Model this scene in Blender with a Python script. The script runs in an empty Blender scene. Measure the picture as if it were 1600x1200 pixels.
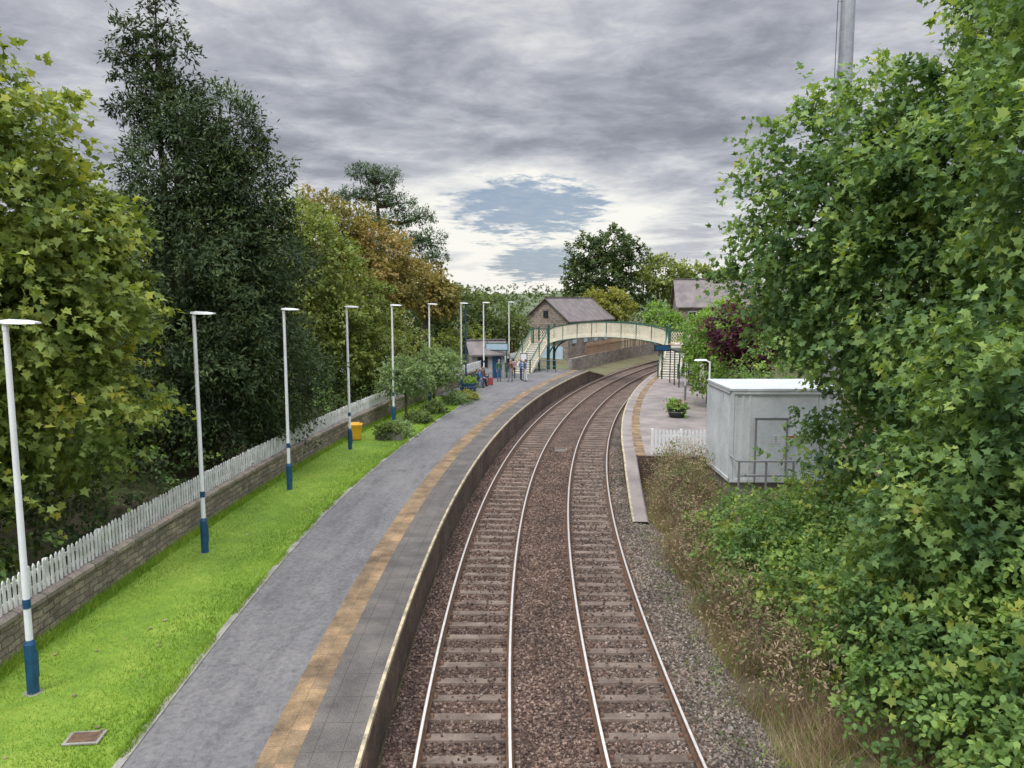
import bpy, math, random, time
import numpy as np
from mathutils import Vector, Matrix
ZOOM=False
T0=time.time()
random.seed(3)
rng=np.random.default_rng(3)
sin,cos,pi=math.sin,math.cos,math.pi
R=163.0; CX=162.2; CY=14.0
def P(s,d,z=0.0):
    a=s/R; r=R-d
    return Vector((CX-r*cos(a), CY+r*sin(a), z))
def TAN(s):
    a=s/R
    return Vector((sin(a),cos(a),0))
def NRM(s):   # to the right
    a=s/R
    return Vector((cos(a),-sin(a),0))
scene=bpy.context.scene
COL=scene.collection
# ------------------------------------------------------------------ materials
def newmat(name):
    m=bpy.data.materials.new(name); m.use_nodes=True
    nt=m.node_tree; b=nt.nodes['Principled BSDF']
    return m,nt,b
def N(nt,t,**kw):
    n=nt.nodes.new(t)
    for k,v in kw.items():
        if k in n.inputs: n.inputs[k].default_value=v
        else: setattr(n,k,v)
    return n
def ramp(nt,fac,stops,interp='LINEAR'):
    r=nt.nodes.new('ShaderNodeValToRGB'); r.color_ramp.interpolation=interp
    els=r.color_ramp.elements
    while len(els)<len(stops): els.new(0.5)
    for e,(p,c) in zip(els,stops):
        e.position=p; e.color=(c[0],c[1],c[2],1)
    nt.links.new(fac,r.inputs[0]); return r.outputs[0]
def mixc(nt,f,a,b,mode='MIX'):
    m=nt.nodes.new('ShaderNodeMix'); m.data_type='RGBA'; m.blend_type=mode
    for i,v in ((0,f),(6,a),(7,b)):
        if isinstance(v,(int,float)): m.inputs[i].default_value=v
        elif isinstance(v,tuple): m.inputs[i].default_value=(v[0],v[1],v[2],1)
        else: nt.links.new(v,m.inputs[i])
    return m.outputs[2]
def math_(nt,op,a,b=0.0,c=None,clamp=False):
    m=nt.nodes.new('ShaderNodeMath'); m.operation=op; m.use_clamp=clamp
    for i,v in enumerate((a,b,c)):
        if v is None: continue
        if isinstance(v,(int,float)): m.inputs[i].default_value=v
        else: nt.links.new(v,m.inputs[i])
    return m.outputs[0]
def noise(nt,vec,scale,detail=4,rough=.55,dist=0):
    n=N(nt,'ShaderNodeTexNoise'); n.inputs['Scale'].default_value=scale
    n.inputs['Detail'].default_value=detail; n.inputs['Roughness'].default_value=rough
    n.inputs['Distortion'].default_value=dist
    if vec is not None: nt.links.new(vec,n.inputs['Vector'])
    return n.outputs[0]
def sc(nt,v,lo,hi):
    m=nt.nodes.new('ShaderNodeMapRange'); m.inputs[1].default_value=lo; m.inputs[2].default_value=hi
    nt.links.new(v,m.inputs[0]); return m.outputs[0]
def bump(nt,b,h,strength=.5,dist=.02):
    bp=N(nt,'ShaderNodeBump'); bp.inputs['Strength'].default_value=strength; bp.inputs['Distance'].default_value=dist
    nt.links.new(h,bp.inputs['Height']); nt.links.new(bp.outputs[0],b.inputs['Normal'])
def simple(name,c1,c2=None,scale=3,rough=.7,metal=0,bmp=0.15,fine=40,c3=None):
    m,nt,b=newmat(name)
    tc=N(nt,'ShaderNodeTexCoord').outputs['Object']
    if c2 is None: c2=tuple(x*.75 for x in c1)
    n1=noise(nt,tc,scale,4); n2=noise(nt,tc,fine,2)
    f=math_(nt,'ADD',math_(nt,'MULTIPLY',n1,.7),math_(nt,'MULTIPLY',n2,.3))
    st=[(.36,c2),(.62,c1)]
    if c3: st.append((.7,c3))
    col=ramp(nt,f,st)
    nt.links.new(col,b.inputs['Base Color'])
    b.inputs['Roughness'].default_value=rough; b.inputs['Metallic'].default_value=metal
    if bmp>0: bump(nt,b,n2,bmp,.01)
    return m
def leafmat(name,stops,trans=.38,clump=.9,rough=.6,gain=1.5):
    m,nt,b=newmat(name)
    at=N(nt,'ShaderNodeAttribute'); at.attribute_name='rnd'
    tc=N(nt,'ShaderNodeTexCoord').outputs['Object']
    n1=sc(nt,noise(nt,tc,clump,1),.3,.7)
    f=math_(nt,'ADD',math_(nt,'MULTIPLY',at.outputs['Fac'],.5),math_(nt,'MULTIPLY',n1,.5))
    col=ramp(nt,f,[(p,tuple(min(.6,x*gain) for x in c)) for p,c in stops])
    nt.links.new(col,b.inputs['Base Color']); b.inputs['Roughness'].default_value=rough
    b.inputs['Specular IOR Level'].default_value=.25
    tr=N(nt,'ShaderNodeBsdfTranslucent')
    c2=mixc(nt,1.0,col,(1.25,1.2,.5),'MULTIPLY'); nt.links.new(c2,tr.inputs[0])
    mx=N(nt,'ShaderNodeMixShader'); mx.inputs[0].default_value=trans
    nt.links.new(b.outputs[0],mx.inputs[1]); nt.links.new(tr.outputs[0],mx.inputs[2])
    nt.links.new(mx.outputs[0],nt.nodes['Material Output'].inputs[0])
    return m

m_white=simple('white_paint',(.82,.83,.82),(.70,.71,.70),2,.45,0,.03)
m_fencew=simple('fence_paint',(.78,.78,.75),(.46,.46,.42),3,.7,0,.2,25)
m_blue=simple('blue_paint',(.015,.085,.17),(.012,.05,.11),4,.4,0,.03)
m_cream=simple('cream_paint',(.80,.75,.58),(.66,.61,.45),2,.55,0,.05)
m_green=simple('green_paint',(.03,.11,.075),(.02,.075,.05),2,.45,0,.05)
m_black=simple('black_paint',(.02,.02,.022),(.012,.012,.013),3,.45,0,.05)
m_steel=simple('galvanised_steel',(.42,.43,.44),(.3,.31,.32),3,.4,.6,.05)
m_rust=simple('rail_rust',(.17,.095,.055),(.08,.045,.028),9,.85,0,.3)
m_railtop=simple('rail_running_surface',(.85,.83,.79),(.65,.62,.58),6,.32,.7,.02)
m_bark=simple('bark',(.15,.12,.085),(.06,.048,.036),5,.9,0,.8,30)
m_pinebark=simple('pine_bark',(.22,.12,.07),(.09,.055,.035),5,.9,0,.8,30)
m_slate=simple('slate_roof',(.22,.185,.17),(.12,.105,.10),1.2,.75,0,.3,14)
m_glass=simple('window_glass',(.03,.035,.04),(.02,.022,.025),1,.12,0,0)
m_concrete=simple('concrete',(.34,.32,.28),(.18,.168,.145),2,.9,0,.4)
m_pave=simple('platform_paving',(.29,.25,.225),(.17,.148,.135),.9,.9,0,.35,30)
m_yellow=simple('yellow_plastic',(.80,.42,.02),(.65,.33,.015),3,.45,0,.03)
m_wood=simple('timber',(.42,.25,.14),(.23,.14,.08),3,.8,0,.4)
m_hut=simple('hut_boards',(.42,.42,.40),(.30,.30,.285),3,.8,0,.3)
m_twig=simple('dead_twigs',(.30,.22,.14),(.16,.115,.075),3,.9,0,0)
m_paleblue=simple('pale_blue_paint',(.42,.55,.62),(.34,.46,.53),2,.6,0,.05)
m_cabin=simple('cabin_paint',(.66,.69,.69),(.46,.49,.485),.7,.45,0,.03,9)
m_red=simple('red_print',(.55,.04,.03),(.45,.03,.02),2,.5,0,0)
m_soil=simple('soil',(.07,.05,.03),(.04,.03,.02),3,.95,0,.4)
def brickmat(name,c1,c2,mortar,w,h,ms=.012,offs=.5,bmp=.6,rough=.9,dist=0.0,ns=3.5,lo=.55,hi=1.25,dirt=.8):
    m,nt,b=newmat(name)
    uv=N(nt,'ShaderNodeUVMap').outputs[0]
    tc=N(nt,'ShaderNodeTexCoord').outputs['Object']
    if dist>0:
        nn=N(nt,'ShaderNodeTexNoise'); nn.inputs['Scale'].default_value=2.5; nt.links.new(tc,nn.inputs['Vector'])
        vm=N(nt,'ShaderNodeVectorMath',operation='MULTIPLY_ADD'); nt.links.new(nn.outputs['Color'],vm.inputs[0]); vm.inputs[1].default_value=(dist,dist,0); nt.links.new(uv,vm.inputs[2]); uv=vm.outputs[0]
    br=N(nt,'ShaderNodeTexBrick'); nt.links.new(uv,br.inputs['Vector'])
    br.inputs['Scale'].default_value=1; br.inputs['Brick Width'].default_value=w; br.inputs['Row Height'].default_value=h
    br.inputs['Mortar Size'].default_value=ms; br.inputs['Mortar Smooth'].default_value=.3; br.offset=offs
    br.inputs['Color1'].default_value=(*c1,1); br.inputs['Color2'].default_value=(*c2,1); br.inputs['Mortar'].default_value=(*mortar,1)
    n1=noise(nt,tc,ns,6,.65); n2=noise(nt,tc,35,4); n0=noise(nt,tc,.6,4,.6)
    v=ramp(nt,n1,[(.3,(lo,)*3),(.7,(hi,hi*.97,hi*.93))])
    col=mixc(nt,1.0,br.outputs[0],v,'MULTIPLY')
    v2=ramp(nt,n2,[(.3,(.65,.65,.65)),(.7,(1.3,1.3,1.3))])
    col=mixc(nt,1.0,col,v2,'MULTIPLY')
    col=mixc(nt,1.0,col,ramp(nt,n0,[(.35,(dirt,dirt,dirt*1.02)),(.65,(1.15,1.13,1.1))]),'MULTIPLY')
    nt.links.new(col,b.inputs['Base Color']); b.inputs['Roughness'].default_value=rough
    h_=math_(nt,'ADD',math_(nt,'MULTIPLY',br.outputs['Fac'],-1.0),math_(nt,'MULTIPLY',n2,.6))
    bump(nt,b,h_,bmp,.02)
    return m
m_stone=brickmat('rubble_stone',(.36,.305,.225),(.20,.17,.13),(.14,.12,.09),.33,.14,.014,.5,.8,.9,dist=.14,dirt=.65)
m_coping=brickmat('coping_stone',(.33,.285,.225),(.23,.20,.165),(.07,.06,.05),.8,5,.014,0,.3)
m_shedstone=brickmat('shed_stone',(.36,.31,.26),(.24,.20,.17),(.17,.15,.13),.5,.25,.02,.5,.6,.9,dist=.1)
m_platbrick=brickmat('platform_brick',(.20,.135,.095),(.13,.09,.065),(.10,.075,.06),.23,.075,.01,.5,.6,dirt=.6)
m_slab=brickmat('edge_slabs',(.125,.115,.105),(.115,.107,.096),(.055,.05,.046),.75,.41,.006,0,.2,ns=1.3,lo=.6,hi=1.3,dirt=.75)
m_tact=brickmat('tactile_paving',(.285,.195,.105),(.20,.145,.085),(.15,.11,.07),.4,.42,.006,0,.4,ns=2.0,lo=.45,hi=1.4,dirt=.7)
m_edge=simple('edge_line',(.56,.46,.28),(.20,.175,.13),5,.8,0,.3)
def asphalt():
    m,nt,b=newmat('asphalt')
    tc=N(nt,'ShaderNodeTexCoord').outputs['Object']
    uv=N(nt,'ShaderNodeUVMap').outputs[0]
    mp=N(nt,'ShaderNodeMapping'); mp.inputs['Scale'].default_value=(.30,1.7,1); nt.links.new(uv,mp.inputs[0])
    n1=noise(nt,mp.outputs[0],1.3,8,.72,.3); n2=noise(nt,tc,110,3,.7); n3=noise(nt,tc,9,7,.78); n0=noise(nt,tc,.5,4)
    c=ramp(nt,n1,[(.30,(.105,.102,.10)),(.45,(.138,.134,.132)),(.58,(.165,.16,.155)),(.72,(.142,.138,.133))])
    c=mixc(nt,1.0,c,ramp(nt,n0,[(.38,(.88,.88,.89)),(.62,(1.1,1.09,1.07))]),'MULTIPLY')
    c=mixc(nt,1.0,c,ramp(nt,n3,[(.32,(.62,.62,.62)),(.5,(1,1,1)),(.68,(1.3,1.28,1.25))]),'MULTIPLY')
    c=mixc(nt,1.0,c,ramp(nt,n2,[(.3,(.5,.5,.5)),(.7,(1.45,1.45,1.45))]),'MULTIPLY')
    vo=N(nt,'ShaderNodeTexVoronoi'); vo.feature='DISTANCE_TO_EDGE'; vo.inputs['Scale'].default_value=.28
    nn=N(nt,'ShaderNodeTexNoise'); nn.inputs['Scale'].default_value=1.4; nn.inputs['Detail'].default_value=5; nt.links.new(tc,nn.inputs['Vector'])
    vm=N(nt,'ShaderNodeVectorMath',operation='MULTIPLY_ADD'); nt.links.new(nn.outputs['Color'],vm.inputs[0]); vm.inputs[1].default_value=(1.2,1.2,0); nt.links.new(tc,vm.inputs[2]); nt.links.new(vm.outputs[0],vo.inputs['Vector'])
    cr=ramp(nt,vo.outputs['Distance'],[(.0,(.55,.55,.55)),(.004,(1,1,1))])
    c=mixc(nt,1.0,c,cr,'MULTIPLY')
    nt.links.new(c,b.inputs['Base Color']); b.inputs['Roughness'].default_value=.88
    bump(nt,b,n2,.35,.01); return m
m_asph=asphalt()
def grassmat():
    m,nt,b=newmat('lawn')
    tc=N(nt,'ShaderNodeTexCoord').outputs['Object']
    n1=noise(nt,tc,.8,5,.6); n2=noise(nt,tc,60,4,.7); n3=noise(nt,tc,6,5,.7)
    f=math_(nt,'ADD',math_(nt,'MULTIPLY',n1,.45),math_(nt,'ADD',math_(nt,'MULTIPLY',n2,.25),math_(nt,'MULTIPLY',n3,.3)))
    c=ramp(nt,f,[(.36,(.10,.18,.018)),(.5,(.18,.30,.025)),(.62,(.29,.38,.05))])
    nt.links.new(c,b.inputs['Base Color']); b.inputs['Roughness'].default_value=.9
    bump(nt,b,n2,.8,.03); return m
m_grass=grassmat()
def groundmat():
    m,nt,b=newmat('ground_cover')
    tc=N(nt,'ShaderNodeTexCoord').outputs['Object']
    n1=noise(nt,tc,.35,6,.6); n2=noise(nt,tc,14,5,.7); n3=noise(nt,tc,.02,4,.6)
    c=ramp(nt,n1,[(.35,(.10,.08,.045)),(.5,(.14,.12,.06)),(.65,(.11,.14,.045))])
    far=ramp(nt,n3,[(.4,(.05,.08,.035)),(.5,(.09,.12,.05)),(.62,(.13,.155,.07))])
    ps=N(nt,'ShaderNodeSeparateXYZ'); nt.links.new(tc,ps.inputs[0])
    f=sc(nt,ps.outputs[1],150,260)
    c=mixc(nt,f,c,far)
    c=mixc(nt,1.0,c,ramp(nt,n2,[(.3,(.6,.6,.6)),(.7,(1.3,1.3,1.3))]),'MULTIPLY')
    nt.links.new(c,b.inputs['Base Color']); b.inputs['Roughness'].default_value=.95
    bump(nt,b,n2,.8,.06); return m
m_ground=groundmat()
BAL=[(0,(.045,.028,.021)),(.35,(.095,.058,.043)),(.7,(.165,.108,.08)),(1,(.30,.22,.17))]
BALG=[(0,(.07,.06,.047)),(.35,(.15,.13,.105)),(.7,(.24,.21,.172)),(1,(.38,.34,.29))]
def ballastmat():
    m,nt,b=newmat('ballast')
    tc=N(nt,'ShaderNodeTexCoord').outputs['Object']
    vo=N(nt,'ShaderNodeTexVoronoi'); vo.inputs['Scale'].default_value=17; nt.links.new(tc,vo.inputs['Vector'])
    sp=N(nt,'ShaderNodeSeparateColor'); nt.links.new(vo.outputs['Color'],sp.inputs[0])
    uv=N(nt,'ShaderNodeSeparateXYZ'); nt.links.new(N(nt,'ShaderNodeUVMap').outputs[0],uv.inputs[0])
    n1=noise(nt,tc,.7,5)
    f=math_(nt,'ADD',uv.outputs[1],math_(nt,'MULTIPLY',math_(nt,'SUBTRACT',n1,.5),2.4))
    g=sc(nt,f,2.6,5.0)
    c=mixc(nt,g,ramp(nt,sp.outputs[0],BAL),ramp(nt,sp.outputs[0],BALG))
    c=mixc(nt,1.0,c,ramp(nt,vo.outputs['Distance'],[(.2,(1,1,1)),(.75,(.45,.42,.4))]),'MULTIPLY')
    c=mixc(nt,1.0,c,ramp(nt,n1,[(.35,(.7,.7,.7)),(.65,(1.2,1.17,1.14))]),'MULTIPLY')
    nt.links.new(c,b.inputs['Base Color']); b.inputs['Roughness'].default_value=.95
    bump(nt,b,math_(nt,'MULTIPLY',vo.outputs['Distance'],-1),1.0,.05); return m
m_ballast=ballastmat()
def stonemat():
    m,nt,b=newmat('ballast_stone')
    a=N(nt,'ShaderNodeAttribute'); a.attribute_name='rnd'; t=N(nt,'ShaderNodeAttribute'); t.attribute_name='tone'
    tc=N(nt,'ShaderNodeTexCoord').outputs['Object']
    c=mixc(nt,t.outputs['Fac'],ramp(nt,a.outputs['Fac'],BAL),ramp(nt,a.outputs['Fac'],BALG))
    c=mixc(nt,1.0,c,ramp(nt,noise(nt,tc,.7,5),[(.35,(.7,.7,.7)),(.65,(1.2,1.17,1.14))]),'MULTIPLY')
    nt.links.new(c,b.inputs['Base Color']); b.inputs['Roughness'].default_value=.9; return m
m_bstone=stonemat()
m_sleeper=simple('sleeper',(.215,.165,.13),(.09,.066,.05),1.6,.9,0,.6,22)

m_lsyc=leafmat('sycamore_leaf',[(.0,(.05,.08,.018)),(.3,(.10,.145,.032)),(.55,(.165,.215,.05)),(.75,(.25,.29,.06)),(.9,(.37,.35,.06)),(1,(.43,.38,.06))],gain=1.4)
m_lsycR=leafmat('sycamore_leaf_dark',[(0,(.022,.048,.022)),(.28,(.052,.10,.038)),(.52,(.10,.165,.052)),(.76,(.18,.26,.075)),(.92,(.27,.32,.09)),(1,(.32,.28,.09))],gain=1.6)
m_lbr=leafmat('bank_leaf',[(0,(.035,.07,.024)),(.35,(.075,.135,.042)),(.65,(.13,.21,.055)),(.88,(.22,.30,.07)),(1,(.30,.32,.09))],gain=1.6)
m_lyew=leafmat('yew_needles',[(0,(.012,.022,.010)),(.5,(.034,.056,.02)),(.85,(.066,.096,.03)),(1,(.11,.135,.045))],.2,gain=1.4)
m_loak=leafmat('oak_leaf',[(0,(.05,.07,.018)),(.4,(.11,.145,.034)),(.75,(.185,.22,.055)),(1,(.28,.29,.08))])
m_lbrown=leafmat('autumn_leaf',[(0,(.065,.06,.018)),(.35,(.14,.13,.035)),(.6,(.20,.165,.05)),(.8,(.225,.15,.055)),(1,(.30,.27,.08))],.35,.35)
m_lpine=leafmat('pine_needles',[(0,(.02,.04,.016)),(.5,(.045,.08,.03)),(1,(.10,.14,.05))],.15)
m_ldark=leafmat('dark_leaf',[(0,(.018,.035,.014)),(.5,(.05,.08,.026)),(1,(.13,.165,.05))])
m_lyg=leafmat('yellow_green_leaf',[(0,(.10,.12,.025)),(.5,(.19,.2,.04)),(1,(.3,.29,.07))])
m_llime=leafmat('lime_leaf',[(0,(.06,.12,.025)),(.5,(.13,.22,.04)),(1,(.22,.33,.07))])
m_lverge=leafmat('cherry_leaf',[(0,(.07,.11,.045)),(.5,(.14,.20,.08)),(1,(.24,.31,.14))])
m_lolive=leafmat('olive_leaf',[(0,(.045,.065,.022)),(.5,(.09,.125,.038)),(1,(.16,.2,.065))])
m_lpurple=leafmat('purple_leaf',[(0,(.02,.006,.012)),(.5,(.06,.016,.03)),(1,(.12,.035,.05))])
m_dry=leafmat('dry_grass',[(0,(.13,.095,.055)),(.5,(.25,.19,.11)),(1,(.40,.32,.2))],.2,.6,gain=1.2)
m_blade=leafmat('grass_blade',[(0,(.10,.18,.016)),(.5,(.18,.30,.028)),(1,(.32,.42,.06))],.3,.7,gain=1.1)
m_flower=simple('flowers',(.5,.08,.12),(.3,.04,.06),20,.6,0,0)

# ------------------------------------------------------------------ mesh builder
class MB:
    def __init__(s): s.v=[];s.f=[];s.m=[];s.mats=[]
    def mi(s,mat):
        if mat not in s.mats: s.mats.append(mat)
        return s.mats.index(mat)
    def add(s,vs,fs,mat):
        o=len(s.v); k=s.mi(mat)
        s.v.extend([tuple(v) for v in vs])
        for f in fs: s.f.append(tuple(i+o for i in f)); s.m.append(k)
    def box(s,c,size,mat,rz=0.0,M=None,top=(1,1)):
        x,y,z=size[0]/2,size[1]/2,size[2]/2
        vs=[]
        for sz in(-1,1):
            tx,ty=(top if sz>0 else (1,1))
            for sx,sy in((-1,-1),(1,-1),(1,1),(-1,1)): vs.append(Vector((sx*x*tx,sy*y*ty,sz*z)))
        rot=Matrix.Rotation(rz,3,'Z') if M is None else M
        vs=[rot@v+Vector(c) for v in vs]
        s.add(vs,[(3,2,1,0),(4,5,6,7),(0,1,5,4),(1,2,6,5),(2,3,7,6),(3,0,4,7)],mat)
    def bar(s,p,q,w,h,mat):
        p=Vector(p);q=Vector(q);d=q-p;L=d.length
        if L<1e-6:return
        d/=L; up=Vector((0,0,1)) if abs(d.z)<.95 else Vector((1,0,0))
        x=d.cross(up).normalized(); u=x.cross(d)
        M=Matrix((x,d,u)).transposed()
        s.box((p+q)/2,(w,L,h),mat,M=M)
    def tube(s,pts,rads,mat,n=8,cap=True):
        pts=[Vector(p) for p in pts]; vs=[];fs=[]
        ref=None
        for i,p in enumerate(pts):
            t=(pts[min(i+1,len(pts)-1)]-pts[max(i-1,0)]).normalized()
            if ref is None: ref=Vector((1,0,0)) if abs(t.x)<.8 else Vector((0,1,0))
            x=(ref-t*ref.dot(t)).normalized(); ref=x; y=t.cross(x)
            r=rads[i] if hasattr(rads,'__len__') else rads
            for k in range(n):
                a=2*pi*k/n; vs.append(p+x*(r*cos(a))+y*(r*sin(a)))
        for i in range(len(pts)-1):
            for k in range(n):
                a=i*n+k;b=i*n+(k+1)%n; fs.append((a,b,b+n,a+n))
        if cap:
            fs.append(tuple(range(n-1,-1,-1))); o=(len(pts)-1)*n; fs.append(tuple(range(o,o+n)))
        s.add(vs,fs,mat)
    def quad(s,a,b,c,d,mat): s.add([a,b,c,d],[(0,1,2,3)],mat)
    def obj(s,name,parent=None,smooth=False,uvf=None):
        me=bpy.data.meshes.new(name); me.from_pydata(s.v,[],s.f)
        for m in s.mats: me.materials.append(m)
        me.polygons.foreach_set('material_index',s.m)
        if smooth: me.polygons.foreach_set('use_smooth',[True]*len(s.f))
        if uvf:
            uv=me.uv_layers.new(name='UVMap')
            for p in me.polygons:
                for li in p.loop_indices:
                    uv.data[li].uv=uvf(Vector(s.v[me.loops[li].vertex_index]),p.normal)
        me.update()
        o=bpy.data.objects.new(name,me); COL.objects.link(o)
        if parent: o.parent=parent
        return o
def empty(name,loc=(0,0,0)):
    e=bpy.data.objects.new(name,None); COL.objects.link(e); e.empty_display_size=.3
    return e
def wall_uv(v,n):
    if abs(n.z)>.7: return (v.x,v.y)
    t=Vector((-n.y,n.x,0)); 
    if t.length>0:t.normalize()
    return (v.dot(t),v.z)

def strip(name,s0,s1,ds,prof,mat,parent=None,uvd=True,smooth=False):
    n=max(2,int((s1-s0)/ds)+1); ss=np.linspace(s0,s1,n)
    vs=[];uvs=[]
    for s in ss:
        acc=0;last=None
        for (d,z) in prof:
            dd=d(s) if callable(d) else d; zz=z(s) if callable(z) else z
            if last: acc+=math.hypot(dd-last[0],zz-last[1])
            last=(dd,zz)
            vs.append(P(s,dd,zz)); uvs.append((s,dd if uvd else acc))
    k=len(prof); fs=[]
    for i in range(n-1):
        for j in range(k-1):
            a=i*k+j; fs.append((a,a+1,a+k+1,a+k))
    me=bpy.data.meshes.new(name); me.from_pydata(vs,[],fs); me.materials.append(mat)
    uv=me.uv_layers.new(name='UVMap')
    li=np.empty(len(me.loops),dtype=np.int32); me.loops.foreach_get('vertex_index',li)
    uv.data.foreach_set('uv',np.array(uvs,dtype=np.float32)[li].ravel())
    if smooth: me.polygons.foreach_set('use_smooth',[True]*len(fs))
    me.update()
    o=bpy.data.objects.new(name,me); COL.objects.link(o)
    if parent:o.parent=parent
    return o

def ngons(name,V,k,mat,attrs,parent=None,smooth=False):
    n=len(V)//k
    me=bpy.data.meshes.new(name)
    me.vertices.add(n*k); me.vertices.foreach_set('co',np.ascontiguousarray(V,dtype=np.float32).ravel())
    me.loops.add(n*k); me.loops.foreach_set('vertex_index',np.arange(n*k,dtype=np.int32))
    me.polygons.add(n); me.polygons.foreach_set('loop_start',np.arange(n,dtype=np.int32)*k)
    me.materials.append(mat); me.update(calc_edges=True)
    for an,arr in attrs.items():
        a=me.attributes.new(an,'FLOAT','FACE'); a.data.foreach_set('value',np.asarray(arr,dtype=np.float32))
    o=bpy.data.objects.new(name,me); COL.objects.link(o)
    if parent:o.parent=parent
    return o
def nz(a): return a/np.maximum(np.linalg.norm(a,axis=-1,keepdims=True),1e-9)
T_SYC=np.array([(0,0,0),(-.06,.30,.05),(.22,.27,0),(.38,.52,.08),(.52,.22,0),(1,0,-.08),(.52,-.22,0),(.38,-.52,.08),(.22,-.27,0),(-.06,-.30,.05)],float)
T_OV=np.array([(0,0,0),(.3,.3,.07),(.75,.22,.04),(1,0,-.05),(.75,-.22,.04),(.3,-.3,.07)],float)
T_Q=np.array([(0,0,0),(.45,.36,.08),(1,0,-.03),(.45,-.36,.08)],float)
T_ND=np.array([(0,0,0),(.5,.17,.03),(1,0,0),(.5,-.17,.03)],float)
def leaves(name,pos,dr,nm,size,tmpl,mat,rnd,parent=None):
    X=nz(dr); Z=nz(nm-X*np.sum(nm*X,axis=1,keepdims=True)); Y=np.cross(Z,X)
    s=size[:,None,None]; t=tmpl[None]
    V=pos[:,None,:]+s*(t[:,:,0:1]*X[:,None]+t[:,:,1:2]*Y[:,None]+t[:,:,2:3]*Z[:,None])
    return ngons(name,V.reshape(-1,3),len(tmpl),mat,{'rnd':rnd},parent)
CAM=np.array([0,0,7.3])
def foliage(name,lobes,nspr,nl,L,size,tmpl,mat,droop=.3,shell=.6,jit=.14,parent=None,cull=.12,upn=.7,outw=.9,lump=.22,zmin=None,spread=.45):
    lb=np.array([list(l)+[1]*(7-len(l)) for l in lobes],float)
    area=((lb[:,3]*lb[:,4]+lb[:,3]*lb[:,5]+lb[:,4]*lb[:,5]))*lb[:,6]
    idx=rng.choice(len(lb),nspr,p=area/area.sum())
    C=lb[idx,:3]; Rr=lb[idx,3:6]
    u=nz(rng.normal(size=(nspr,3)))
    tc=CAM-C; tc[:,2]*=.5; tc=nz(tc)
    keep=(np.sum(u*tc,axis=1)>-.3)|(rng.random(nspr)<cull)
    C,Rr,u,idx=C[keep],Rr[keep],u[keep],idx[keep]; n=len(u)
    ph=idx*1.7
    lm=1+lump*(np.sin(u[:,0]*5+ph)*np.sin(u[:,2]*6+ph*2.1)+.6*np.sin(u[:,1]*9+ph)*np.sin(u[:,2]*11+ph))
    fr=shell+(1-shell)*rng.random(n)**.55
    base=C+u*Rr*(fr*lm)[:,None]
    d=nz(u*outw+rng.normal(size=(n,3))*spread+np.array([0,0,.12]))
    Ls=L*(.6+.8*rng.random(n))*np.where(rng.random(n)<.06,1.7,1.0)
    t=rng.random((n,nl))
    pos=base[:,None]+d[:,None]*(Ls[:,None]*t)[:,:,None]+rng.normal(size=(n,nl,3))*(jit*L*(.4+.9*(1-t)))[:,:,None]
    pos[:,:,2]-=droop*Ls[:,None]*t**2
    ld=d[:,None]*.6+rng.normal(size=(n,nl,3))*.6+np.array([0,0,-.3])
    nm=u[:,None]*.6+np.array([0,0,upn])+rng.normal(size=(n,nl,3))*.42
    sr=rng.random(n)
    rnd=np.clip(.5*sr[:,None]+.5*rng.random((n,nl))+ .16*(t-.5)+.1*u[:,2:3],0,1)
    sz=size*(.6+.7*rng.random((n,nl)))
    pos=pos.reshape(-1,3);ld=ld.reshape(-1,3);nm=nm.reshape(-1,3);sz=sz.ravel();rnd=rnd.ravel()
    if zmin is not None:
        k=pos[:,2]>zmin; pos,ld,nm,sz,rnd=pos[k],ld[k],nm[k],sz[k],rnd[k]
    return leaves(name,pos,ld,nm,sz,tmpl,mat,rnd,parent)
def branches(name,base,top,r,lobes,mat,parent,per=8,sides=6):
    mb=MB(); base=Vector(base); top=Vector(top); H=top-base
    pts=[base+H*t+Vector((random.uniform(-.12,.12),random.uniform(-.12,.12),0))*(H.length*.06*(t>0)) for t in (0,.03,.15,.35,.55,.75,1)]
    mb.tube(pts,[r*1.5,r*1.15,r,r*.85,r*.65,r*.4,r*.1],mat,8)
    for l in lobes:
        c=Vector(l[:3]); t=min(.95,max(.15,((c.z-l[5]*.5)-base.z)/max(H.z,.1)))
        p0=base+H*t; 
        mid=(p0+c)/2+Vector((random.uniform(-.3,.3),random.uniform(-.3,.3),-.1*(c-p0).length))
        mb.tube([p0,mid,c],[r*.45,r*.3,r*.16],mat,sides)
        for _ in range(per):
            u=Vector((random.gauss(0,1),random.gauss(0,1),random.gauss(0,1)+.2)).normalized()
            e=c+Vector((u.x*l[3],u.y*l[4],u.z*l[5]))*random.uniform(.8,1.1)
            m=(c*.5+e*.5)+Vector((random.uniform(-.2,.2),random.uniform(-.2,.2),random.uniform(-.1,.3)))*.5
            mb.tube([c,m,e],[r*.16,r*.08,r*.02],mat,4,False)
    return mb.obj(name,parent,True)
def tree(name,base,top,r,lobes,nspr,nl,L,size,tmpl,lmat,bmat=None,per=8,**kw):
    e=empty(name)
    branches('trunk_and_limbs',base,top,r,lobes,bmat or m_bark,e,per)
    foliage('crown',lobes,nspr,nl,L,size,tmpl,lmat,parent=e,**kw)
    return e

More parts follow.
